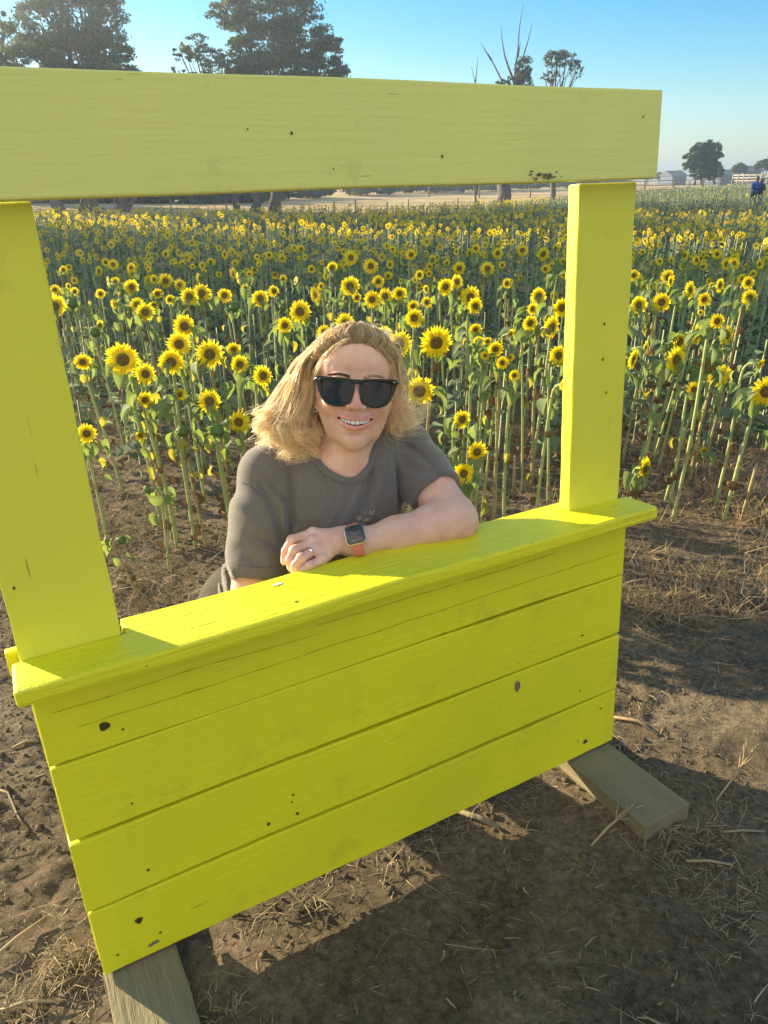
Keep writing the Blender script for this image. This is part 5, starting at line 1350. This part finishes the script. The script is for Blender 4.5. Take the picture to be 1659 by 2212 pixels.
def clods(name, n, seed):
    r = np.random.default_rng(seed); y = r.uniform(.4, 4.0, n); x = r.uniform(-1, 1, n) * (.35 + y * .62); k = vnoise(x * 2 + 9, y * 2, 50) > r.uniform(-.3, .4, n); x, y = x[k], y[k]; n = len(x)
    z = gzd(x, y); s = r.gamma(2.0, .0016, n) + .0015
    t = np.array([[1, 0, 0], [-.5, .87, 0], [-.5, -.87, 0], [.5, .5, .7], [-.7, .1, .7], [.2, -.7, .7], [0, 0, 1.1]], float); 
    V_ = t[None] * (s[:, None, None]) * r.uniform(.6, 1.2, (n, 7, 3)); V_ += np.stack([x, y, z - s * .2], -1)[:, None]
    tq = np.array([[0, 1, 3], [1, 4, 3], [1, 2, 4], [2, 5, 4], [2, 0, 5], [0, 3, 5], [3, 4, 6], [4, 5, 6], [5, 3, 6]])
    Q = (tq[None] + (np.arange(n) * 7)[:, None, None]).reshape(-1, 3)
    tag(newobj(name, mesh_np(name, V_.reshape(-1, 3), Q, bpy.data.materials['soil_and_paddock'], smooth=True)), 'small clods of brown soil lying on the ground', 'soil clods', kind='stuff')
clods('soil_clods', 20000, 8)
# single stalks and sticks that read as things
def stalk(name, P_, rad, m, label, cat, sheath=False):
    o = Vector(P_[0]); root_m = MB(); root_m.tube([Vector(p) - o for p in P_], rad, 7)
    if sheath:
        a, b_ = Vector(P_[-1]) - o, Vector(P_[-1]) - Vector(P_[-2]); b_.normalize(); r = random.Random(len(label))
        for i in range(16):
            d = (b_ + Vector((r.uniform(-.6, .6), r.uniform(-.6, .6), r.uniform(-.2, .5)))).normalized(); st = a - b_ * r.uniform(0, .05)
            root_m.tube([st, st + d * r.uniform(.015, .04), st + d * r.uniform(.04, .06) + Vector((0, 0, -.006))], [.0014, .0018, .0004], 4)
    ob = root_m.build(name, m, None); ob.location = o; tag(ob, label, cat); return ob
def g(u, v, h=.004): p = on_height(u, v, 0); return Vector((p.x, p.y, float(gzd(p.x, p.y)) + h))
stalk('dry_stalk', [g(-40, 1700), g(20, 1725), g(40, 1770), g(58, 1800, .01)], [.003, .003, .0025, .002], M['straw'], 'long bent dry stalk lying at the left edge of the photo', 'dry stalk')
stalk('dry_stalk', [g(-20, 2090, .01), g(40, 2045, .015), g(105, 1995, .012)], [.003, .0035, .003], M['straw'], 'straight dry stalk beside the lower left corner of the stand', 'dry stalk')
stalk('dry_stalk', [g(-10, 2190, .01), g(60, 2180, .02), g(140, 2175, .01)], [.0028, .003, .002], M['straw'], 'dry stalk in the tuft left of the near foot board', 'dry stalk')
stalk('dry_stalk', [g(28, 1618, .004), g(60, 1612, .006), g(85, 1605, .004)], [.004, .004, .003], M['straw'], 'short broken stalk lying left of the stand below the sill', 'dry stalk')
stalk('dry_stalk', [g(1275, 1835, .006), g(1310, 1805, .02), g(1352, 1775, .03)], [.0022, .003, .003], M['straw'], 'dry grass stalk with a frayed tip in front of the right foot board', 'dry stalk', True)
stalk('dry_stalk', [g(1545, 1735, .006), g(1580, 1705, .03), g(1605, 1680, .05)], [.002, .0025, .002], M['straw'], 'dry grass sprig right of the right foot board', 'dry stalk', True)
stalk('dry_stalk', [g(1560, 1800, .004), g(1600, 1803, .005), g(1650, 1802, .004)], [.0025, .0025, .002], M['straw'], 'straight pale stalk lying right of the foot board end', 'dry stalk')
stalk('dry_stalk', [g(1480, 1865, .004), g(1530, 1868, .005), g(1580, 1872, .004)], [.003, .003, .0025], M['straw'], 'thick pale stalk lying below the end of the foot board', 'dry stalk')
stalk('dry_stalk', [g(1325, 1552, .004), g(1375, 1568, .008), g(1420, 1590, .004)], [.004, .0045, .004], M['straw'], 'split dry stalk lying right of the stand above the foot board', 'dry stalk')
stalk('wood_stick', [g(985, 1757, .006), g(1030, 1778, .006), g(1078, 1798, .004)], [.006, .007, .005], M['timber'], 'short weathered stick poking out from under the stand', 'stick')
for i, (u0, v0, u1, v1, l) in enumerate([(1108, 1050, 1120, 905, 'cut sunflower stalk standing behind the sill near the right post'), (1635, 1000, 1600, 1130, 'orange brown dry stalk standing at the right edge'), (1600, 960, 1585, 1090, 'thin dry stalk standing right of the lit sunflower stems')]):
    b_ = g(u1, v1, -.01) if i else g(1108, 1075, -.01); r_ = ray(u0 if i else 1112, v0 if i else 985); t = (b_.y - EYE.y) / r_.y; stalk('cut_stalk', [b_, b_.lerp(EYE + r_ * t, .5), EYE + r_ * t], [.008, .0065, .005], M['stem_dry'], l, 'cut stalk')
# tuft of dry grass by the near foot
def tuft(name, u, v, n, L_, label, seed, spread=.05):
    r = random.Random(seed); c = g(u, v, 0); mb = MB()
    for i in range(n):
        a = r.uniform(0, 6.28); q = Vector((math.cos(a), math.sin(a), 0)); a2 = r.uniform(0, 6.28); s = Vector((math.cos(a2), math.sin(a2) * .6, 0)) * r.uniform(0, spread * 1.8); s.z = r.uniform(0, .004); l = L_ * r.uniform(.4, 1)
        mb.tube([s, s + q * l * .4 + Vector((0, 0, l * .35)), s + q * l * r.uniform(.7, 1.1) + Vector((r.uniform(-.02, .02), r.uniform(-.02, .02), l * r.uniform(.05, .4)))], [.0013, .0011, .0003], 4, cap=False)
    o = mb.build(name, M['straw'], None); o.location = c; tag(o, label, 'grass tuft')
tuft('grass_tuft', 165, 2085, 110, .06, 'matted tuft of dry grass beside the lower left corner of the stand', 1)
tuft('grass_tuft', 30, 2200, 60, .07, 'dry grass tuft in the lower left corner of the photo', 2)
tuft('grass_tuft', 480, 2190, 26, .03, 'small flattened grass tuft right of the near foot board', 3, .03)
tuft('grass_tuft', 650, 1965, 40, .035, 'tuft of dry and green grass under the front edge of the stand', 4, .03)
tuft('grass_tuft', 1450, 1800, 70, .035, 'matted straw heaped at the end of the right foot board', 5, .06)
tuft('grass_tuft', 1640, 1130, 90, .16, 'tall dry grass tuft at the right edge behind the stand', 6, .05)

# ---------------------------------------------------------------- trees
def crown_mesh(name, origin, blobs, n, leaf, seed, mats, clump=.35, nclump=60):
    """blobs: centre (world), radii; leaves gathered in clumps near the blob surfaces"""
    r = np.random.default_rng(seed); P_ = []; vol = np.array([b[1][0] * b[1][1] * b[1][2] for b in blobs]) ** (2 / 3); vol /= vol.sum()
    mi = []
    for (c, rad), f in zip(blobs, vol):
        k = int(n * f); kc = max(7, int(nclump * f * len(blobs) ** .5 * 1.3))
        d = r.normal(0, 1, (kc, 3)); d /= np.linalg.norm(d, axis=1)[:, None]; q = r.uniform(.45, 1.0, kc) ** .6
        cc = d * q[:, None]; a = r.integers(0, kc, k); off = r.normal(0, 1, (k, 3)); off /= np.linalg.norm(off, axis=1)[:, None]; off *= (r.random(k) ** .45)[:, None] * clump * 1.05 * np.array([1, 1, .7]); 
        p = (cc[a] + off * r.uniform(.5, 1.1, kc)[a][:, None]) * np.array(rad) + np.array(c); P_.append(p); mi.append((r.random(kc) < .35).astype(int)[a])
    P_ = np.concatenate(P_); mi = np.concatenate(mi); k = len(P_)
    A = r.normal(0, 1, (k, 3)); A /= np.linalg.norm(A, axis=1)[:, None]; B_ = np.cross(A, r.normal(0, 1, (k, 3))); B_ /= np.linalg.norm(B_, axis=1)[:, None]
    s = leaf * r.uniform(.5, 1.3, k)[:, None]
    V_ = np.stack([P_ - A * s, P_ + B_ * s * .42, P_ + A * s, P_ - B_ * s * .42], 1).reshape(-1, 3) - np.array(origin)
    return mesh_np(name, V_, np.arange(k * 4).reshape(-1, 4), mats, mi, smooth=False)
def W(u, v, d): return at(u, v, d)
def tree(label, u0, v0, d, trunk_w, blobs, n, leaf, seed, limbs=(), clump=.33, nclump=70, group=None, name='gum_tree', depthk=.8):
    b = W(u0, v0, d); b.z = float(gz(b.x, b.y)) - .1; root = empty(name, b); tag(root, label, 'tree', group)
    k = d / F
    B = [(W(u, v, d + (dd if len(q) else 0)), (ru * k, ru * k * depthk, rv * k)) for (u, v, ru, rv, *q) in blobs for dd in [q[0] if q else 0]]
    mb = MB(); r = random.Random(seed)
    tw = trunk_w * k / 2
    cen = sum((Vector(c) for c, _ in B), Vector()) / len(B)
    top = Vector((cen.x * .6 + b.x * .4, cen.y, b.z + (cen.z - b.z) * .62))
    mb.tube([b - b, (b.lerp(top, .15) + Vector((tw * .3, 0, 0))) - b, b.lerp(top, .5) - b + Vector((-tw * .4, 0, 0)), top - b], [tw * 1.2, tw, tw * .8, tw * .6], 10)
    for c, rad in B:
        fork = b.lerp(top, r.uniform(.55, 1.0)); m_ = fork.lerp(Vector(c), .5) + Vector((r.uniform(-1, 1), r.uniform(-1, 1), r.uniform(-.2, .6))) * rad[0] * .2
        mb.tube([fork - b, m_ - b, Vector(c) - b], [tw * .5, tw * .3, tw * .16], 6)
        for q in range(3):
            e = Vector(c) + Vector((r.uniform(-1, 1) * rad[0], r.uniform(-1, 1) * rad[1], r.uniform(-.6, .9) * rad[2])) * .8; mb.tube([m_ - b, (m_.lerp(e, .5)) - b + Vector((0, 0, .1)), e - b], [tw * .22, tw * .14, tw * .05], 4)
    for L_ in limbs:
        pts = [W(u, v, d) - b for u, v in L_[0]]; mb.tube(pts, [L_[1] * k * (1 - .85 * i / (len(pts) - 1)) for i in range(len(pts))], 6)
    mb.build('trunk', M['bark'], root)
    if n: newobj('crown', crown_mesh('crown', b, B, n, leaf, seed, [M['gum_leaf'], M['gum_leaf2']], clump, nclump), root)
    return root
tree('broad dark gum tree above the left end of the header board', 190, 462, 46, 36, [(90, 60, 75, 65), (190, 40, 80, 60), (230, 110, 62, 48), (150, 130, 90, 55), (60, 150, 80, 50), (240, 180, 70, 60), (120, 230, 110, 60), (20, 240, 90, 60), (200, -30, 70, 45), (100, -30, 60, 40)], 48000, .13, 1, nclump=150)
tree('dark gum tree crown cut by the left edge of the photo', -60, 465, 52, 45, [(-50, 110, 80, 90), (10, 60, 26, 40), (-90, 20, 60, 60), (-20, 200, 60, 60), (-80, 260, 90, 70)], 12000, .13, 2)
tree('tall spreading gum tree above the middle of the header board', 590, 452, 50, 22, [(590, 30, 95, 45), (500, 25, 50, 32), (655, 90, 72, 40), (570, 110, 75, 36), (520, 70, 45, 28), (700, 110, 45, 30), (610, 150, 90, 32), (700, 160, 60, 26), (540, 165, 60, 24), (620, -20, 70, 30), (650, 215, 90, 40), (560, 235, 80, 40)], 46000, .13, 3, nclump=170)
tree('smaller gum tree with rounded crown left of the tall spreading one', 512, 452, 50, 14, [(418, 100, 36, 24), (392, 120, 20, 16), (450, 125, 40, 20), (480, 145, 45, 18), (430, 160, 30, 8), (385, 152, 14, 9), (500, 200, 70, 40)], 8500, .10, 4, limbs=[([(470, 200), (445, 165), (430, 130), (418, 105)], 3)])
tree('leaning gum tree trunk under the header board, crown hidden by the board', 548, 452, 48, 19, [(560, 260, 70, 50), (600, 200, 70, 40)], 6000, .12, 5)
tree('thick gum trunk left of two others under the left end of the header board', 125, 462, 44, 28, [(110, 330, 80, 60), (60, 300, 80, 60)], 7000, .12, 6)
tree('forked gum trunk beside a thin sapling under the left header board', 262, 460, 47, 26, [(280, 310, 70, 50), (240, 260, 70, 60)], 7000, .12, 7, limbs=[([(272, 455), (290, 430), (305, 400)], 7)])
tree('dead grey gum with bare antler branches and one leafy side', 1085, 437, 60, 30, [(1132, 152, 20, 26), (1128, 178, 24, 24), (1083, 178, 12, 6), (1100, 175, 6, 12)], 2600, .12, 8,
     limbs=[([(1088, 400), (1098, 300), (1108, 200), (1112, 170)], 8), ([(1112, 180), (1098, 145), (1090, 120), (1084, 82), (1082, 55)], 2.8), ([(1112, 180), (1114, 140), (1118, 115), (1122, 60), (1130, 10)], 2.8), ([(1112, 170), (1128, 130), (1140, 90), (1150, 52)], 2.6), ([(1100, 260), (1085, 176), (1062, 130), (1040, 95)], 2.8), ([(1062, 130), (1050, 112), (1038, 92)], 2.2), ([(1118, 125), (1122, 105), (1124, 92)], 2.2)])
tree('gum sapling with feathery crown above the header board at the right', 1195, 425, 62, 12, [(1192, 128, 20, 16), (1222, 128, 24, 14), (1244, 150, 15, 18), (1190, 165, 20, 12), (1205, 118, 22, 10)], 2600, .11, 9, limbs=[([(1190, 250), (1205, 180), (1225, 140)], 2), ([(1192, 250), (1215, 175), (1240, 148)], 2), ([(1190, 250), (1195, 180), (1200, 130)], 2)], clump=.3)
tree('thin bare dead sapling left of the antler branched gum', 1028, 430, 62, 5, [(1028, 300, 3, 3)], 0, .1, 10, limbs=[([(1030, 420), (1028, 250), (1026, 178), (1018, 142)], 2.2), ([(1027, 180), (1030, 150), (1033, 118)], 1.4)], name='dead_sapling')
tree('rounded dense green tree standing alone at the right', 1520, 397, 95, 8, [(1512, 332, 24, 22), (1535, 330, 22, 22), (1500, 352, 20, 18), (1528, 356, 30, 22), (1545, 350, 18, 20), (1510, 372, 22, 14), (1540, 374, 22, 14), (1522, 325, 26, 20), (1495, 345, 18, 22)], 26000, .17, 11, clump=.3, nclump=90, limbs=[([(1500, 400), (1505, 378)], 3), ([(1544, 398), (1538, 375)], 3)])
tree('small round green tree right of the lone rounded tree', 1597, 389, 140, 4, [(1597, 362, 14, 9), (1604, 366, 10, 7), (1588, 366, 9, 7)], 2500, .2, 12, clump=.3)
tree('green tree cut by the right edge of the photo', 1652, 388, 130, 4, [(1650, 357, 16, 11), (1665, 352, 16, 13), (1636, 362, 10, 8)], 3000, .2, 13, clump=.3)
tree('small bright green sapling in front of the lone rounded tree', 1556, 391, 92, 2, [(1556, 369, 6, 8), (1557, 361, 4, 4)], 900, .12, 14, clump=.3)
# trees on the horizon
rr = random.Random(31)
HZ = [(1425, 380, 12, 7), (1448, 377, 8, 5), (1468, 374, 7, 5), (1400, 382, 14, 6)]
for i, (u, v, ru, rv) in enumerate(HZ):
    tree('small distant tree %s' % ['low and wide beside the blue shed', 'with flat top behind the blue shed', 'with umbrella crown right of the blue shed', 'hidden mostly by the header board end'][i], u, 386, 220, 2, [(u, v, ru, rv)], 700, .35, 40 + i, clump=.35)
u = 60
k_ = 0
def low_trees():
    """distant scrub that reads as one mass"""
    r = np.random.default_rng(77); B = []
    for i in range(150):
        u = r.uniform(-150, 1330); bv = float(np.interp(u, [-150, 500, 700, 900, 1300], [434, 431, 420, 410, 399])) + r.uniform(-3, 2); d = 2.25 * F / (bv - 379) * .93; hv = r.uniform(7, 19) * float(np.interp(u, [0, 700, 1300], [1.3, 1.0, .6]))
        B.append((W(u, bv - hv * .8, d), (r.uniform(14, 40) * d / F, 1.5, hv * d / F)))
    return crown_mesh('far_scrub', (0, 0, 0), B, 60000, .38, 5, [M['gum_leaf'], M['gum_leaf2']], .4, 900)
tag(newobj('far_scrub', low_trees()), 'far off belt of scrub and trees along the paddock', 'scrub', kind='stuff')
# dry grass strip under the trees on the left
# trees standing out of the picture to the left; they throw the shade that lies over the field
def shade_tree(label, tx, ty, rad, z0, z1, seed, n=16000):
    bz = float(gz(tx, ty)); root = empty('gum_tree', (tx, ty, bz)); tag(root, label, 'tree')
    h = (z0 + z1) / 2; B = [((tx + dx, ty + dy, bz + h + dz), (rad * .62, rad * .62, (z1 - z0) * .34)) for dx, dy, dz in ((0, 0, 0), (rad * .4, rad * .3, (z1 - z0) * .2), (-rad * .4, -rad * .3, (z1 - z0) * .2), (-rad * .3, rad * .4, -(z1 - z0) * .22), (rad * .3, -rad * .4, -(z1 - z0) * .22))]
    mb = MB(); mb.tube([(0, 0, -.1), (.1, 0, z0), (0, .1, h), (0, 0, z1 * .9)], [.45, .35, .28, .1], 8); mb.build('trunk', M['bark'], root)
    newobj('crown', crown_mesh('crown', (tx, ty, bz), B, n, .28, seed, [M['gum_leaf'], M['gum_leaf2']], .42, 90), root)
sd_ = Vector((SUNV.x, SUNV.y, 0)).normalized()
for i, (gx_, gy_, t_, rad, z0, z1, lab) in enumerate([(0, 9.9, 46, 3.6, 1.5, 14.5, 'gum tree out of view on the left, nearest of the shading row'), (0, 23.0, 46, 2.8, 1.5, 13.5, 'gum tree out of view on the left, second of the shading row'), (0, 30, 50, 3.2, 1.5, 14, 'gum tree out of view on the left, third of the shading row'), (-12, 40, 46, 4.5, 1.0, 15, 'gum tree out of view on the left, fourth of the shading row'), (-2, 46, 52, 4.5, 1.0, 16, 'gum tree out of view on the left, last of the shading row')]):
    shade_tree(lab, gx_ + sd_.x * t_, gy_ + sd_.y * t_, rad, z0, z1, 60 + i)

# ---------------------------------------------------------------- fences, bales, sheds, people
def post_fence(pts, label, hgt=.95, wires=4, rad=.04, wire=.010, m='grey_wood', name='wire_fence'):
    o = pts[0].copy(); root = empty(name, o); tag(root, label, 'fence'); 
    mp_ = MB(); mp_.tube([(0, 0, 0), (0, 0, hgt)], rad, 6); me = mp_.mesh('fence_post', M[m])
    for i, p in enumerate(pts): q = newobj('fence_post', me, root); q.location = p - o; q.scale = (1, 1, rr.uniform(.9, 1.1))
    for k in range(wires):
        mb = MB(); mb.tube([p - o + Vector((0, 0, hgt * (.25 + .7 * k / max(wires - 1, 1)))) for p in pts], wire, 4, cap=False); mb.build('wire' if wire < .03 else 'rail', M[m], root)
def G(x, y): return Vector((x, y, float(gz(x, y))))
post_fence([G(*p) for p in [(-2 + 3.4 * i, 50.5 + 2.0 * i) for i in range(9)]], 'grey post and wire fence along the far edge of the crop')
post_fence([G(-24 + 3.0 * i, 43 + .35 * i) for i in range(9)], 'post and wire fence in the shade under the left trees')
post_fence([G(*p) for p in [(5 + 6 * i, 97 - .6 * i) for i in range(12)]], 'grey fence of wide spaced posts on the pale paddock', 1.2, 3, .09, .03)
post_fence([G(*p) for p in [(30 + 3.4 * i, 106 - .9 * i) for i in range(9)]], 'timber post and rail fence under the lone rounded tree', 1.5, 3, .11, .07)
# cattle yard of pale rails
def yard():
    a, b_ = W(1582, 391, 112), W(1670, 391, 104); a.z = float(gz(a.x, a.y)); b_.z = float(gz(b_.x, b_.y)); root = empty('stock_yard', a); tag(root, 'stock yard of pale horizontal rails at the far right', 'stock yard')
    n = 7
    for i in range(n + 1): p = a.lerp(b_, i / n); mb = MB(); mb.box(-.09, .09, -.09, .09, 0, 2.1); o = mb.build('fence_post', M['rail'], root); o.location = p - a
    for k in range(5): mb = MB(); q = (b_ - a); L_ = q.length; mb.box(0, L_, -.04, .04, .35 + .38 * k, .53 + .38 * k); o = mb.build('rail', M['rail'], root); o.rotation_euler = (0, -math.asin(q.z / L_), math.atan2(q.y, q.x))
yard()
def shed(label, u0, u1, v, d, h, pitch=1.4):
    a, b_ = W(u0, v, d), W(u1, v, d); a.z = b_.z = float(gz(a.x, a.y)) - .3; root = empty('shed', a); root.rotation_euler = (0, 0, math.atan2(b_.y - a.y, b_.x - a.x)); tag(root, label, 'shed'); L_ = (b_ - a).length
    mb = MB(); mb.box(0, L_, 0, 9, 0, h); mb.build('wall', M['shed'], root, smooth=False)
    mb = MB(); e = .4; mb.add([(-e, -e, h + .02), (L_ + e, -e, h + .02), (L_ + e, 4.5, h + pitch), (-e, 4.5, h + pitch), (-e, 9 + e, h + .02), (L_ + e, 9 + e, h + .02), (-e, -e, h - .1), (L_ + e, -e, h - .1), (-e, 9 + e, h - .1), (L_ + e, 9 + e, h - .1)],
        [[0, 1, 2, 3], [3, 2, 5, 4], [0, 6, 7, 1], [4, 5, 9, 8], [0, 3, 4, 8, 6], [1, 7, 9, 5, 2], [6, 8, 9, 7]]); mb.build('roof', M['shedroof'], root, smooth=False)
    for i in range(int(L_ / 5)): mb = MB(); mb.box(1.5 + 5 * i, 3.5 + 5 * i, -.06, .0, .1, min(2.4, h - .4)); mb.build('door', M['grey_wood'], root, smooth=False)
shed('long blue grey shed at the far right behind the lone rounded tree', 1452, 1482, 389, 190, 2.6, 1.2)
shed('pale roofed shed behind the stock yard', 1556, 1590, 388, 170, 2.6, 1.2)
shed('low white roofed shed at the right edge of the photo', 1604, 1640, 386, 170, 3.4, 1.2)
def bale(u, v, d, rad, label):
    p = W(u, v, d); p.z = float(gz(p.x, p.y)); root_m = MB(); prof = [(.0, .0), (.55, .02), (.9, .0), (1.0, .1)]; n = 20; L_ = rad * 1.1
    pts = []; 
    rings = [(-.5, .0), (-.5, .6), (-.49, .88), (-.44, .98), (-.2, 1.0), (.2, 1.0), (.44, .98), (.49, .88), (.5, .6), (.5, 0)]
    vs = [(rad * q * math.cos(2 * PI * i / n), 2 * L_ * t * .5 * 2 * .6, rad + rad * q * math.sin(2 * PI * i / n)) for t, q in rings for i in range(n)]
    fs = [[k * n + i, (k + 1) * n + i, (k + 1) * n + (i + 1) % n, k * n + (i + 1) % n] for k in range(len(rings) - 1) for i in range(n)]
    root_m.add(vs, fs); o = root_m.build('hay_bale', M['bale']); o.location = p; o.rotation_euler = (0, 0, .5); tag(o, label, 'hay bale')
bale(457, 458, 78, .85, 'round hay bale in the shade between the left trunks and a second bale')
bale(488, 450, 88, .85, 'round hay bale beside the trunk of the small gum tree')
bale(705, 440, 120, .9, 'small distant hay bale on the pale paddock behind the woman')
bale(628, 442, 120, .9, 'distant hay bale on the paddock right of the leaning trunk')
# two people far off in the crop
def far_person(u, v, d, h, cloth, hairm, label, lean, armdir):
    b = W(u, v, d); b.z = float(gz(b.x, b.y)); root = empty('person', b); tag(root, label, 'person')
    s = h / 1.75; Zp = lambda x, y, z: b + Vector((x + lean * z, y, z)) * s
    bs = SDF(); bs.cap(Zp(0, 0, .95), Zp(0, 0, 1.35), .13 * s, .17 * s, .06); bs.cap(Zp(-.17, 0, 1.40), Zp(.17, 0, 1.40), .07 * s, .07 * s, .06); bs.cap(Zp(0, 0, 1.4), Zp(0, -.02, 1.55), .06 * s, .05 * s, .03); bs.ell(Zp(0, -.02, 1.65), (.085 * s, .10 * s, .12 * s), None, .02)
    for q in (-1, 1):
        bs.chain([Zp(q * .1, 0, .92), Zp(q * .11, -.02, .50), Zp(q * .12, 0, .08)], [.09 * s, .065 * s, .045 * s], .04); bs.cap(Zp(q * .12, 0, .05), Zp(q * .12, -.16, .04), .045 * s, .04 * s, .02)
        e = Zp(q * .24, -.05, 1.12); hnd = Zp(q * .10 + armdir * .22, -.22, 1.15); bs.chain([Zp(q * .2, 0, 1.40), e, hnd], [.055 * s, .045 * s, .035 * s], .02); 
        for f in range(5): bs.cap(hnd, hnd + Vector((armdir * .07 + .01 * (f - 2), -.02, .018 * (f - 2))) * s, .014, .010, .004)
    body_obj('body', bs.mesh(.022), M['skin'], root, tuple(b), 2)
    cs = SDF(); cs.cap(Zp(0, 0, .95), Zp(0, 0, 1.33), .155 * s, .19 * s, .06); cs.cap(Zp(-.18, 0, 1.39), Zp(.18, 0, 1.39), .09 * s, .09 * s, .06)
    for q in (-1, 1): cs.cap(Zp(q * .2, 0, 1.39), Zp(q * .235, -.03, 1.2), .075 * s, .07 * s, .03)
    body_obj('shirt', cs.mesh(.022), M[cloth], root, tuple(b), 2)
    ts = SDF(); ts.cap(Zp(-.06, 0, .95), Zp(.06, 0, .95), .15 * s, .15 * s, .05)
    for q in (-1, 1): ts.chain([Zp(q * .1, 0, .92), Zp(q * .11, -.02, .50), Zp(q * .12, 0, .12)], [.115 * s, .08 * s, .06 * s], .03)
    body_obj('trousers', ts.mesh(.022), M['navy_cloth'], root, tuple(b), 2)
    h_ = SDF(); h_.ell(Zp(0, .02, 1.70), (.10 * s, .115 * s, .10 * s), None, .03); 
    if hairm == 'long': h_.cap(Zp(0, .08, 1.68), Zp(0, .11, 1.42), .09 * s, .06 * s, .03)
    body_obj('hair', h_.mesh(.02), M['brow'], root, tuple(b), 1)
far_person(1627, 424, 44, 1.78, 'blue_cloth', 'short', 'distant person in a bright blue shirt standing in the crop', .04, 1)
far_person(1641, 424, 44.4, 1.66, 'navy_cloth', 'long', 'distant person in dark clothes held close by the one in blue', -.04, -1)

# ---------------------------------------------------------------- evening air
hzm = bpy.data.materials.new('air'); hzm.use_nodes = True; hn = hzm.node_tree.nodes; hl = hzm.node_tree.links
for n_ in list(hn):
    if n_.type != 'OUTPUT_MATERIAL': hn.remove(n_)
pv2 = hn.new('ShaderNodeVolumePrincipled'); pv2.inputs['Color'].default_value = (.72, .85, 1.0, 1); pv2.inputs['Density'].default_value = .0017; pv2.inputs['Anisotropy'].default_value = .55
hl.new(pv2.outputs[0], [n_ for n_ in hn if n_.type == 'OUTPUT_MATERIAL'][0].inputs['Volume'])
mb = MB(); mb.box(-3300, 3300, -300, 4700, -4, 24)
tag(mb.build('haze', hzm, smooth=False), kind='stuff')
